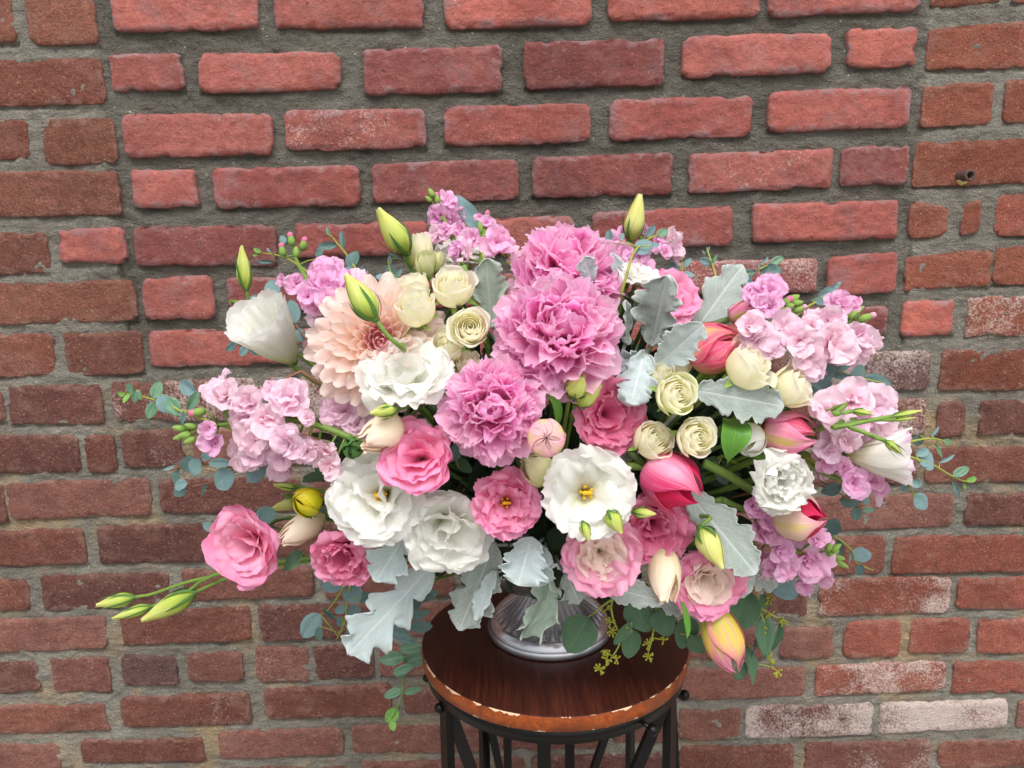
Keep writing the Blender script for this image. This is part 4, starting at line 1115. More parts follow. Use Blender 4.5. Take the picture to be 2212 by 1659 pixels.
def put_leaf(root, x, y, L, W, ang, tone, Y, kind=None, seed=0, face=None, name='leaf', part_label=None):
    """a leaf centred at photo position x, y, L long and W wide in photo pixels, growing towards ang degrees"""
    rg = random.Random(int(x * 31 + y * 7) + seed)
    kind = kind or ('oval' if W > 0.3 * L else 'lance')
    v = rg.randrange(4)
    me = cached(('leaf', kind, v, tone), lambda: grid_mesh('leaf', leaf_shape(kind, v), LM[tone]))
    s = mpp(x, y, Y)
    a = rad(ang)
    d = RIGHT * math.cos(a) + UP * math.sin(a)
    n = (-FWD + RIGHT * rg.uniform(-.45, .45) + UP * rg.uniform(-.2, .6)) if face is None else (-FWD * face[2] + RIGHT * face[0] + UP * face[1])
    n = n.normalized()
    sd = n.cross(d).normalized()
    dd = (d + n * rg.uniform(-.3, .3)).normalized()
    n = dd.cross(sd).normalized()
    M = Matrix((dd, sd, n)).transposed().to_4x4()
    c = at(x, y, Y)
    M.translation = c - dd * (L * s * 0.5)
    o = link(name, me, root)
    o.matrix_local = root.matrix_world.inverted() @ M @ Sc3(L * s, W * s, max(L, W) * s * 0.8)
    k = rg.uniform(0.88, 1.1)
    o.color = (k, k, k, 1)
    if part_label: o['label'] = part_label
    return o, M.translation

def sprig(label, stems, leaves, Y0=None, dy=0.0, mat=None, r=0.0011, seeds=(), smat=None, group='eucalyptus sprigs in the arrangement'):
    """stems: lists of photo points; leaves: (x, y, length, width, angle, tone[, kind]); petioles reach for the nearest point of a stem"""
    fx, fy = stems[0][0]
    f = lambda x, y: (Y0 if Y0 is not None else dome(x, y)) + dy
    root = empty('eucalyptus_sprig', Matrix.Translation(at(fx, fy, f(fx, fy))))
    tag(root, label, 'eucalyptus', group)
    inv = root.matrix_world.inverted()
    b = MB()
    allp = []
    for si, st in enumerate(stems):
        pts = [at(px, py, f(px, py)) for px, py in st]
        c = catmull(pts, 6 + 3 * len(st))
        allp += [Vector(p) for p in c]
        b.tube([inv @ Vector(p) for p in c], (r * 1.15, r * 0.6), 6)
    ln = list(stems[0])
    # from the first stem point back into the foam
    c = catmull([at(ln[0][0], ln[0][1], f(*ln[0])), (at(ln[0][0], ln[0][1], f(*ln[0])) + ANCHOR) / 2 + Vector((0, 0.01, -0.012)), ANCHOR], 10)
    b.tube([inv @ Vector(p) for p in c], r * 1.2, 6)
    rg = random.Random(int(fx))
    for e in leaves:
        x, y, L, W, ang, tone = e[:6]
        o, base = put_leaf(root, x, y, L, W, ang, tone, f(x, y) + rg.uniform(-0.012, 0.006), e[6] if len(e) > 6 else None)
        q = min(allp, key=lambda p: (p - base).length)
        if 0.0015 < (q - base).length < 0.04:
            b.tube([inv @ q, inv @ ((q + base) / 2 + Vector((0, -.001, .001))), inv @ base], r * 0.55, 5)
    link('stem', b.mesh('stem', mat or G_OLIVE), root)
    if seeds:
        b = MB()
        for x, y, n, sp in seeds:
            c = at(x, y, f(x, y))
            s = mpp(x, y, f(x, y))
            q = min(allp, key=lambda p: (p - c).length)
            if (q - c).length < 0.05: b.tube([inv @ q, inv @ c], r * 0.6, 5)
            for k in range(n):
                a = rg.uniform(0, 2 * PI)
                tip = c + (RIGHT * math.cos(a) + UP * math.sin(a)) * sp * s * rg.uniform(.6, 1) - FWD * rg.uniform(-.3, .7) * sp * s
                b.tube([inv @ c, inv @ tip], r * 0.6, 5)
                b.ball(inv @ tip, 2.7 * s, 6)
        o = link('seed_cluster', b.mesh('seed_cluster', plain_mat('seed_green', srgb(160, 160, 50), 0.5, 0.4, 300) if 'seedm' not in MESH else MESH['seedm']), root)
        MESH['seedm'] = o.data.materials[0]
        o['kind'] = 'stuff'
    return root

def dusty(label, base, tip, W, Yb, Yt, lobes=4, dep=0.45, fold=0.25, curl=0.0, wave=0.12, roll=0.0, mat=None, seed=0, sweep=0.12, blunt=0.55, bend=0.0):
    """felted grey leaf cut into rounded lobes, from base to tip (photo points at depths Yb, Yt)"""
    mat = mat or M_DUSTY
    B, T = at(base[0], base[1], Yb), at(tip[0], tip[1], Yt)
    d = (T - B); Ln = d.length; d.normalize()
    n = -FWD + RIGHT * 0.0
    n = (n - d * n.dot(d)).normalized()
    if roll:
        n = Matrix.Rotation(roll, 3, d) @ n
    s = n.cross(d).normalized()
    M = Matrix((d, s, n)).transposed().to_4x4()
    M.translation = B
    Wm = W * mpp((base[0] + tip[0]) / 2, (base[1] + tip[1]) / 2, (Yb + Yt) / 2) / 2
    nv, nu = 64, 21
    v = np.linspace(0, 1, nv)[:, None]
    u = np.linspace(-1, 1, nu)[None, :]
    env = np.where(v < blunt, 0.30 + 0.70 * np.sin(0.5 * PI * np.clip(v / blunt, 0, 1)), 0.0 + 1.0 * np.cos(0.5 * PI * np.clip((v - blunt) / (1 - blunt), 0, 1)) ** 0.55)
    env = np.where(v < 0.04, env * v / 0.04, env)
    ph = v * lobes + 0.10 * np.sign(u) + 0.06 * fbm(v * 3, 0 * v, seed, seed)
    notch = (1 - np.abs(np.sin(PI * ph))) ** 1.1
    sub = (1 - np.abs(np.sin(PI * (ph * 2.7 + 0.3 * np.sign(u)))))
    k = 1 - ((dep + 0.16) * notch * np.clip(v * 3, 0, 1) * (1.05 - 0.5 * v) + 0.13 * sub)
    lat = Wm * env * u * (1 - (1 - k) * np.abs(u) ** 0.8)
    lat = lat * (1 + 0.12 * fbm(v * 2.2, np.sign(u) * 2.0, seed * 1.7, seed + 1, 2))
    x = Ln * (v + sweep * (np.abs(u) ** 1.5) * Wm / Ln * 2 * np.sin(PI * v) * (0.4 + 0.6 * k))
    z = fold * np.abs(lat) + wave * 1.5 * Wm * (fbm(v * 4.5, u * 1.8, seed, seed + 2, 2) * np.abs(u) * 0.9 + 0.35 * np.sin(2 * PI * lobes * v) * np.abs(u) ** 2)
    z = z - curl * Ln * (v * (v - 1) * -1.0) * 1.0
    lat = lat + bend * Ln * np.sin(PI * v)
    P = np.stack([x + 0 * u, lat, z + 0 * u], -1)
    me = grid_mesh('dusty_miller_leaf', P, mat)
    md = empty('dusty_miller', M)
    tag(md, label, 'leaf', 'dusty miller leaves in the arrangement')
    o = link('blade', me, md)
    mod = o.modifiers.new('thick', 'SOLIDIFY')
    mod.thickness = 0.0005
    mod.offset = 0
    inv = M.inverted()
    b = MB()
    b.tube(catmull([(0.004, 0, 0), inv @ ((B + ANCHOR) / 2 + Vector((0, 0, -0.01))), inv @ ANCHOR], 8), 0.0016, 6)
    link('stalk', b.mesh('stalk', M_DUSTY), md)
    return md
# ------------------------------------------------------------------ the arrangement
def flower(kind, label, cat, x, y, r, axis, dy=0.0, back=0.0, group=None, roll=0.0, Y=None):
    """an Empty for a bloom centred at photo position x, y with radius r pixels; back = how far (in radii) the base lies behind that centre"""
    Y = dome(x, y) + dy if Y is None else Y
    R = r * mpp(x, y, Y)
    ax = look(*axis)
    o = empty(kind, Mat(at(x, y, Y) - ax * (back * R), ax, roll))
    tag(o, label, cat, group)
    return o, R

def shoot(kind, label, cat, base, tip, Yb, Yt, group=None, roll=0.0):
    """an Empty at base pointing at tip (photo points); returns it with the length in metres"""
    B, T = at(base[0], base[1], Yb), at(tip[0], tip[1], Yt)
    o = empty(kind, Mat(B, T - B, roll))
    tag(o, label, cat, group)
    return o, (T - B).length

GP, GR, GW, GK = 'pink peonies', 'cream spray roses', 'white lisianthus blooms', 'pink lisianthus blooms'
GT, GS, GB = 'pink and yellow tulips', 'stock flower spikes', 'green lisianthus buds'

# peonies
o, R = flower('peony', 'topmost bright pink peony, half hidden behind the biggest one', 'peony', 1226, 588, 130, (0.05, 0.75, 0.8), 0.05, 0.15, GP)
f_peony(o, R, 3, 130, 96, w0=0.25); add_stem(o, G_STEM)
o, R = flower('peony', 'biggest bright pink peony, in the centre of the arrangement', 'peony', 1212, 714, 144, (0.05, 0.35, 1), -0.01, 0.22, GP)
f_peony(o, R, 8, 150, 100, w0=0.25); add_stem(o, G_STEM)
o, R = flower('peony', 'lowest pink peony, densely frilled in the middle with smooth outer petals', 'peony', 1063, 888, 118, (-0.05, 0.05, 1), -0.02, 0.2, GP)
f_peony(o, R, 14, 180, 96, w0=0.19); add_stem(o, G_STEM)

# dahlia
o, R = flower('dahlia', 'large peach dahlia with rose pink heart and many spoon shaped petals', 'dahlia', 822, 742, 146, (0.16, 0.14, 1), 0.01, 0.12)
f_dahlia(o, R); add_stem(o, G_DARKSTEM)

# white lisianthus
WOPEN = [(5, 88, 1.18, 0.78), (4, 74, 1.08, 0.80), (3, 54, 1.0, 0.78), (3, 32, 0.88, 0.64)]
o, R = flower('lisianthus', 'white ruffled lisianthus facing up between the peach dahlia and the lowest peony', 'flower', 880, 826, 98, (0.0, 0.8, 0.8), 0.0, 0.35, GW)
f_lisi(o, R, M_WHITE, 2, WOPEN, anth=False, ruf=0.16); add_stem(o, G_STEM)
o, R = flower('lisianthus', 'broad white lisianthus partly covered by a cupped pink bloom, at lower left', 'flower', 826, 1070, 106, (-0.15, 0.12, 1), 0.0, 0.35, GW)
f_lisi(o, R, M_WHITE, 5, WOPEN, ruf=0.12); add_stem(o, G_STEM)
o, R = flower('lisianthus', 'white lisianthus hanging down over the long grey leaves', 'flower', 962, 1130, 100, (0.12, -0.35, 1), 0.0, 0.35, GW)
f_lisi(o, R, M_WHITE, 7, WOPEN, anth=False, ruf=0.12); add_stem(o, G_STEM)
o, R = flower('lisianthus', 'white lisianthus wide open with yellow stamens showing, below the big peonies', 'flower', 1265, 1064, 106, (0.02, 0.1, 1), -0.01, 0.35, GW)
f_lisi(o, R, M_WHITE, 9, [(5, 86, 1.18, 0.66), (5, 80, 1.08, 0.62), (5, 66, 0.92, 0.56)], ruf=0.15); add_stem(o, G_STEM)
o, R = flower('lisianthus', 'crumpled white double lisianthus among the tulips at right', 'flower', 1672, 1034, 80, (0.15, -0.1, 1), 0.0, 0.3, GW)
f_lisi(o, R, M_WHITE, 12, [(5, 80, 1.1, 0.6), (5, 64, 1.0, 0.56), (5, 46, 0.95, 0.5), (5, 26, 0.85, 0.42)], anth=False, ruf=0.26); add_stem(o, G_STEM)
o, H = shoot('lisianthus', 'white lisianthus seen from the side, opening up and left above the pale stock', 'flower', (636, 782), (552, 682), -0.31, -0.35, GW)
f_bell(o, H * 0.47, H * 1.06, M_WHITE, 3, ruf=0.06); add_stem(o, G_STEM, 0.0024, [at(668, 815, -0.30)])
o, H = shoot('lisianthus', 'white lisianthus with a faint pink rim seen from the side at far right', 'flower', (1828, 985), (1962, 985), -0.43, -0.45, GW)
f_bell(o, H * 0.50, H * 1.04, M_WHITE, 6, inner=M_BLUSHTIP); add_stem(o, G_STEM, 0.0024, [at(1750, 965, -0.36)])
for (x, y, r, ax, dy, lab) in [
        (1005, 568, 60, (0.0, 0.8, 0.5), 0.10, 'white lisianthus peeping out behind the cream roses at the top'),
        (1375, 607, 46, (0.2, 0.8, 0.6), 0.05, 'small white bloom tucked beside the topmost peony'),
        (1600, 770, 44, (0.3, 0.5, 0.8), 0.10, 'pale petals showing behind the orange pink tulip'),
        (1800, 850, 56, (0.5, 0.2, 0.8), 0.06, 'white bloom mostly hidden behind dark leaves at right')]:
    o, R = flower('lisianthus', lab, 'flower', x, y, r, ax, dy, 0.3, GW)
    f_lisi(o, R, M_WHITE, int(x), WOPEN[:4], anth=False, ruf=0.14); add_stem(o, G_STEM)

# pink lisianthus
def pinkrose(label, x, y, r, axis, mat, seed, dy=0.0, N=11, open_=0.9, ruf=0.10, lip=0.9, H=1.35, outer=None, back=0.75, n_outer=5, jag=0.02, k=0.12, span=74):
    o, R = flower('lisianthus', label, 'flower', x, y, r, axis, dy, back, GK)
    f_rose(o, R * 0.92, mat, R * H, N, open_, seed, ruf, jag, lip, False, outer, n_outer, span=span, inner_k=k, round_=1.0)
    f_calyx(o, R * 0.2, M_SEPAL, 0); f_sepals(o, R, 5, M_SEPAL, R * 0.8, 0.08, 50, 90, 0, seed)
    add_stem(o, G_STEM)
o, R = flower('lisianthus', 'cupped pink lisianthus lying over the broad white one', 'flower', 904, 988, 84, (-0.12, 0.2, 1), -0.012, 0.5, GK)
f_lisi(o, R, M_PINK, 61, [(4, 70, 1.16, 0.92), (4, 52, 1.1, 0.88), (3, 34, 1.02, 0.74), (2, 16, 0.88, 0.56)], anth=False, ruf=0.08, jag=0.015, crimp=0.05); add_stem(o, G_STEM)
o, R = flower('lisianthus', 'ruffled rose pink lisianthus between the two lower white ones', 'flower', 1092, 1084, 82, (0.05, 0.0, 1), 0.0, 0.35, GK)
f_lisi(o, R, M_PINK, 21, [(5, 86, 1.15, 0.58), (5, 74, 1.08, 0.54), (5, 56, 0.98, 0.5), (4, 36, 0.8, 0.42)], ruf=0.24); add_stem(o, G_STEM)
o, R = flower('lisianthus', 'deep rose lisianthus under the pair of green buds at the centre', 'flower', 1308, 895, 88, (0.25, 0.05, 1), 0.035, 0.35, GK)
f_lisi(o, R, M_ROSEPINK, 23, [(5, 86, 1.16, 0.64), (5, 76, 1.05, 0.58), (5, 58, 0.92, 0.5), (4, 34, 0.8, 0.42)], anth=False, ruf=0.16); add_stem(o, G_STEM)
o, R = flower('lisianthus', 'deep rose lisianthus below the dark pink open tulip', 'flower', 1408, 1128, 86, (0.1, -0.1, 1), 0.03, 0.35, GK)
f_lisi(o, R, M_ROSEPINK, 25, [(5, 86, 1.18, 0.62), (5, 74, 1.06, 0.56), (5, 54, 0.92, 0.48), (4, 32, 0.8, 0.42)], anth=False, ruf=0.2); add_stem(o, G_STEM)
o, R = flower('lisianthus', 'pale pink rose shaped lisianthus at far left above the three trailing buds', 'flower', 540, 1172, 86, (-0.3, -0.15, 1), 0.0, 0.45, GK)
f_lisi(o, R, M_PALEPINK, 67, [(4, 82, 1.2, 0.94), (4, 62, 1.1, 0.88), (3, 40, 1.02, 0.74), (3, 20, 0.88, 0.54)], anth=False, ruf=0.08, jag=0.015, outer=M_PINK, crimp=0.05); add_stem(o, G_STEM)
o, R = flower('lisianthus', 'drooping pink lisianthus left of the long grey leaves', 'flower', 748, 1190, 80, (-0.1, -0.45, 0.9), 0.0, 0.35, GK)
f_lisi(o, R, M_ROSEPINK, 27, [(5, 78, 1.12, 0.58), (5, 62, 1.05, 0.54), (5, 44, 0.98, 0.48), (4, 26, 0.85, 0.4)], anth=False, ruf=0.22, outer=M_PINK); add_stem(o, G_STEM)
CH = [(5, 88, 1.16, 0.70), (4, 78, 1.06, 0.68), (5, 66, 0.92, 0.6), (5, 48, 0.78, 0.5), (4, 28, 0.6, 0.4)]
o, R = flower('lisianthus', 'pink lisianthus with cream centre hanging above the vase', 'flower', 1296, 1194, 86, (-0.02, 0.0, 1), -0.015, 0.35, GK)
f_lisi(o, R, M_CHAMP, 41, CH, anth=False, ruf=0.14, outer=M_PALEPINK, n_outer=2); add_stem(o, G_STEM)
o, R = flower('lisianthus', 'pink lisianthus with peach centre beside the champagne bud at lower right', 'flower', 1520, 1246, 84, (0.12, -0.2, 1), -0.01, 0.35, GK)
f_lisi(o, R, M_CHAMP, 43, CH, anth=False, ruf=0.15, outer=M_PINK, n_outer=2); add_stem(o, G_STEM)
o, R = flower('lisianthus', 'pink lisianthus behind the grey leaves at upper right', 'flower', 1436, 652, 72, (0.2, 0.4, 0.9), 0.075, 0.3, GK)
f_lisi(o, R, M_PINK, 31, [(5, 84, 1.15, 0.62), (5, 66, 1.02, 0.56), (4, 40, 0.85, 0.46)], anth=False, ruf=0.12); add_stem(o, G_STEM)

# cream spray roses
def rose(label, x, y, r, axis, seed, dy=0.0, N=16, open_=0.55, H=1.45, mat=None, back=0.8, sep=True, lip=0.5, outer=None, k=0.09):
    o, R = flower('spray_rose', label, 'rose', x, y, r * 1.09, axis, dy, back, GR)
    f_rose(o, R, mat or M_CREAM, R * H, N, open_, seed, 0.025, 0.008, lip, sep, outer, 3, inner_k=k)
    add_stem(o, G_STEM, 0.0016)
rose('cream spray rose nearest the grey leaf, topmost of the roses left of the peonies', 978, 620, 49, (0.1, 0.7, 0.9), 1, 0.0)
rose('cream spray rose standing upright beside the dahlia', 898, 668, 45, (-0.12, 0.75, 0.7), 2, -0.01, 16, 0.45, 1.6)
rose('cream spray rose just above the upright one beside the dahlia', 893, 622, 42, (-0.2, 0.9, 0.35), 3, 0.012, 13, 0.4, 1.5)
rose('cream spray rose facing straight out with a clear spiral, left of the biggest peony', 1015, 706, 46, (0.05, 0.15, 1), 4, -0.012, 20, 0.6, 1.1)
rose('shaded cream spray rose half behind the spiral one', 968, 748, 41, (-0.15, 0.4, 0.9), 5, 0.015, 15, 0.5)
rose('cream rose peeping over the top edge of the lowest peony', 1010, 786, 34, (-0.1, 0.7, 0.7), 6, 0.02, 13, 0.5)
rose('cream spray rose with green streaked outer petal right of the peonies', 1464, 852, 49, (0.25, 0.15, 1), 7, -0.01, 20, 0.5, 1.25, outer=M_GREENISH)
rose('cream spray rose on the left of a pair, just above the dark pink open tulip', 1412, 950, 46, (0.35, 0.35, 0.9), 8, 0.01, 18, 0.4, 1.4)
rose('cream spray rose on the right of a pair, beside the bright green folded leaf', 1508, 945, 47, (0.2, 0.1, 1), 9, -0.01, 20, 0.5, 1.2)
rose('pale yellow rose seen from the side beneath the right hand stock', 1620, 790, 60, (0.6, 0.55, 0.6), 10, -0.01, 14, 0.8, 1.35)
rose('pale yellow rose opening to the right beside dark leaves', 1714, 838, 50, (0.75, 0.35, 0.55), 11, -0.01, 14, 0.75, 1.45)
rose('pale rose half hidden behind the green streaked one', 1430, 812, 36, (-0.1, 0.7, 0.7), 12, 0.025, 14, 0.5)
rose('cream rose behind the orange pink tulip', 1470, 785, 30, (-0.2, 0.6, 0.7), 13, 0.03, 12, 0.5)
o, H = shoot('rose', 'white rose bud standing at the top behind the green one', 'rose', (915, 590), (905, 500), -0.33, -0.335)
f_rose(o, H * 0.36, M_CREAM, H, 12, 0.35, 15, 0.02, 0.008, 0.5, True); add_stem(o, G_STEM, 0.0016)
o, H = shoot('rose_bud', 'tight greenish cream rose bud beside a tall green bud', 'rose', (922, 600), (922, 545), -0.35, -0.362)
f_rose(o, H * 0.46, M_GREENISH, H, 12, 0.1, 16, 0.03, 0.01, 0.2, True, sepmat=M_SEPALL); add_stem(o, G_STEM, 0.0016)
o, H = shoot('rose_bud', 'smaller greenish bud on the right of the tight rose bud', 'rose', (943, 592), (950, 542), -0.345, -0.35)
f_rose(o, H * 0.34, M_GREENISH, H, 9, 0.2, 17, 0.05, 0.02, 0.3, True, sepmat=M_SEPALL); add_stem(o, G_STEM, 0.0016)

# champagne buds
def cbud(label, base, tip, Yb, Yt, w, mat, seed, top=0.42, fat=0.42, via=None, stem=0.0018):
    o, H = shoot('lisianthus_bud', label, 'bud', base, tip, Yb, Yt, 'half open champagne buds')
    f_closed(o, H * w, H * 0.97, mat, seed, 5, top, True, fat); add_stem(o, G_STEM, stem, via)
cbud('blush champagne bud lying left of the lowest peony, opening to lower left', (868, 912), (782, 958), -0.475, -0.50, 0.43, M_CHAMPBUD, 2, 0.45, 0.45)
cbud('champagne bud pointing left beside the pale pink rose shaped lisianthus', (704, 1112), (606, 1170), -0.40, -0.42, 0.30, M_CHAMPBUD, 4, 0.42, 0.4)
cbud('champagne bud hanging straight down beside the peach centred pink bloom', (1436, 1180), (1440, 1302), -0.44, -0.47, 0.32, M_CHAMPBUD, 6, 0.5, 0.45)
cbud('pale green cream bud under the striped pink tulip bud', (1190, 1040), (1130, 988), -0.475, -0.48, 0.42, M_PALEBUD, 8, 0.2, 0.4)

# tulips
def tulip(label, base, tip, Yb, Yt, w, mat, seed, via=None, **kw):
    o, H = shoot('tulip', label, 'tulip', base, tip, Yb, Yt, GT)
    f_tulip(o, H * w, H, mat, seed, **kw); add_stem(o, G_STEM, 0.0032, via)
    return o
tulip('orange and pink double tulip beside the rounded grey leaf at upper right', (1490, 772), (1596, 728), -0.43, -0.455, 0.48, M_TULIP_Y, 1, top=0.22, extra=9, inner=M_TULIP_IN, fat=0.42, ruf=0.06)
tulip('pink double tulip with yellow streaks pointing right, under the horizontal grey leaf', (1645, 925), (1766, 945), -0.44, -0.46, 0.40, M_TULIP_P, 2, top=0.28, extra=7, inner=M_TULIP_IN, fat=0.42, ruf=0.06, via=[at(1590, 915, -0.42)])
tulip('dark pink single tulip opening to lower right, showing its red inside', (1394, 1004), (1512, 1080), -0.46, -0.49, 0.44, M_TULIP, 3, top=0.40, inner=M_TULIP_RED, open_one=0.38, fat=0.42)
tulip('cream and pink tulip pointing right above the lilac stock', (1672, 1110), (1786, 1122), -0.43, -0.46, 0.45, M_TULIP_C, 4, top=0.10, inner=M_TULIP_RED, fat=0.46, extra=3)
tulip('green yellow and pink tulip hanging down beside the plant stand top', (1535, 1312), (1592, 1452), -0.42, -0.44, 0.30, M_TULIP_G, 5, top=0.22, fat=0.42, extra=2, inner=M_TULIP_P, pt=0.10)
tulip('small pink and green tulip bud below the lilac stock at upper right', (1574, 690), (1638, 660), -0.37, -0.38, 0.36, M_TULIP_P, 6, top=0.26, extra=3, fat=0.4)
o, R = flower('tulip', 'striped pink and green tulip bud facing out beside the lowest peony', 'tulip', 1180, 946, 41, (-0.05, 0.1, 1), -0.045, 1.15, GT)
f_tulip(o, R, R * 1.5, M_TULIP_S, 9, top=0.005, n=5, extra=7, fat=0.5, pt=0.0, ruf=0.10); add_stem(o, G_STEM, 0.003)

# lisianthus buds
def bud(label, base, tip, Yb, Yt, w, seed, via=None, mat=None, r=0.0017, end=None, sepL=0.75, **kw):
    o, H = shoot('lisianthus_bud', label, 'bud', base, tip, Yb, Yt, GB)
    f_bud(o, H * w, H, mat, seed, sepL=sepL, **kw); add_stem(o, G_STEM, r, via, end)
bud('slim upright green bud at far left above the side view white bloom', (532, 626), (521, 531), -0.32, -0.325, 0.17, 1, [at(541, 660, -0.315), at(556, 700, -0.30)], sepL=0.9, nsep=4)
bud('large green bud leaning left at the top beside the white rose', (880, 546), (816, 452), -0.345, -0.36, 0.24, 2, [at(890, 578, -0.34), at(897, 600, -0.335)], sepL=0.7)
bud('large green bud leaning across the top of the dahlia', (812, 690), (746, 592), -0.505, -0.50, 0.23, 3, [at(835, 722, -0.505), at(872, 756, -0.495), at(905, 790, -0.42)], sepL=0.65)
bud('pale upright bud standing highest above the topmost peony', (1362, 520), (1383, 416), -0.33, -0.335, 0.20, 4, [at(1358, 552, -0.32), at(1351, 600, -0.28), at(1300, 700, -0.26)], M_PALEGREENBUD, sepL=0.6, nsep=4)
bud('pale green bud, left of the pair on the deep rose bloom', (1236, 852), (1258, 812), -0.485, -0.50, 0.34, 5, [at(1226, 880, -0.47)], sepL=0.6)
bud('pale green bud, right of the pair on the deep rose bloom', (1246, 872), (1298, 830), -0.475, -0.49, 0.28, 6, [at(1238, 888, -0.46)], sepL=0.4)
bud('small green bud above the blush champagne bud', (858, 884), (800, 893), -0.50, -0.51, 0.26, 7, sepL=0.9)
bud('plump green bud hanging between the white and the pink cream centred blooms', (1315, 1106), (1343, 1152), -0.515, -0.52, 0.34, 8, [at(1316, 1104, -0.47), at(1290, 1120, -0.42)], sepL=0.35)
bud('small green bud hanging from the open white bloom', (1259, 1128), (1273, 1168), -0.525, -0.53, 0.28, 9, [at(1260, 1130, -0.48), at(1255, 1140, -0.42)], sepL=0.6)
bud('narrow green bud on a thin stem below the dark pink tulip', (1366, 1106), (1417, 1110), -0.48, -0.49, 0.22, 10, [at(1335, 1100, -0.47)], sepL=0.85)
bud('pale green bud hanging over the dark grey leaf at lower right', (1512, 1140), (1562, 1228), -0.465, -0.48, 0.27, 11, [at(1500, 1115, -0.44)], M_PALEGREENBUD, sepL=0.35)
tri = at(560, 1225, -0.34)
bud('upper left bud of the three trailing at far left', (290, 1290), (207, 1308), -0.30, -0.30, 0.17, 12, [at(330, 1283, -0.30), at(390, 1262, -0.31), at(450, 1247, -0.32), tri], sepL=0.8, tipr=0.24)
bud('small lower left bud of the three trailing at far left', (326, 1310), (243, 1336), -0.305, -0.305, 0.13, 13, [at(360, 1300, -0.31), at(410, 1275, -0.315), at(448, 1249, -0.32), tri], sepL=0.95, tipr=0.1)
bud('biggest of the three trailing buds at far left', (420, 1280), (308, 1340), -0.315, -0.315, 0.16, 14, [at(470, 1257, -0.32), at(520, 1238, -0.33), at(585, 1215, -0.34)], sepL=0.6, tipr=0.2)
bud('thin green bud, upper of three on the right hand lilac stock', (1842, 888), (1884, 893), -0.485, -0.485, 0.2, 15, [at(1800, 896, -0.485), at(1755, 902, -0.45)], sepL=1.1, sep_open=14)
bud('forked green bud pointing farthest right', (1925, 900), (1992, 886), -0.48, -0.48, 0.10, 16, [at(1880, 908, -0.485), at(1800, 925, -0.485), at(1755, 930, -0.45)], sepL=0.8, sep_open=12)
bud('small green bud under the forked one', (1930, 908), (1976, 902), -0.48, -0.48, 0.10, 17, [at(1900, 906, -0.483), at(1860, 911, -0.485)], end=at(1800, 925, -0.485), sepL=0.8, sep_open=12)
bud('thin green bud lying across the side view white bloom at right', (1912, 952), (1948, 980), -0.50, -0.50, 0.19, 18, [at(1880, 940, -0.50), at(1835, 925, -0.49), at(1765, 928, -0.45)], sepL=1.3, sep_open=22)
bud('pale furled bud under the yellow streaked pink tulip', (1720, 985), (1786, 1000), -0.42, -0.42, 0.17, 19, sepL=0.0)
bud('pale green bud tip left of the yellow dahlia bud', (640, 1083), (582, 1102), -0.37, -0.375, 0.20, 20, [at(670, 1075, -0.36)], M_PALEGREENBUD, sepL=0.0, tipr=0.24)
bud('thin dark green bud above the yellow dahlia bud', (640, 1056), (590, 1047), -0.37, -0.375, 0.19, 21, [at(670, 1056, -0.36)], sepL=0.95, sep_open=16)

# dahlia buds
o, R = flower('dahlia_bud', 'round shiny yellow dahlia bud at left', 'bud', 661, 1084, 32, (-0.5, 0.35, 0.7), 0.0, 1.0)
for k in range(9):
    me = wrap_petal('petal', M_YBUD, [(R * .1, 0), (R * .8, R * .3), (R * (1.0 - .02 * k), R * .95), (R * (.75 - .02 * k), R * 1.6), (R * .25, R * 1.95), (R * .03, R * 2.0)], 44, 0.8, 0.5, 0.45, 0.2, 0.09, seed=k, twist=0.5, point=0.05)
    link('petal', me, o, Rz(k * 2.4))
f_sepals(o, R, 5, M_SEPAL, R * 1.1, 0.32, 55, 95, R * 0.1, 1)
f_sepals(o, R, 4, M_SEPAL, R * 1.0, 0.30, 20, 5, R * 0.1, 2)
add_stem(o, G_BROWN, 0.0028, [at(700, 1087, -0.36), at(735, 1090, -0.33)])
o, R = flower('dahlia_bud', 'tight dark green dahlia bud beside the blush champagne bud', 'bud', 762, 968, 22, (-0.1, 0.3, 1), -0.02, 0.8)
for w in range(2):
    for k in range(5):
        me = cached(('dbud', w), lambda: wrap_petal('bract', M_SEPAL, [(.1, 0), (.9 - .3 * w, .35), (1 - .3 * w, 1.0), (.55 - .2 * w, 1.5), (.12, 1.75)], 46, 0.7, 0.45, 0.3, 0.2, 0.06, seed=w + 3, point=.05))
        link('bract', me, o, Rz(k * 2 * PI / 5 + w * 0.6) @ Sc3(R))
add_stem(o, G_DARKSTEM, 0.0022)

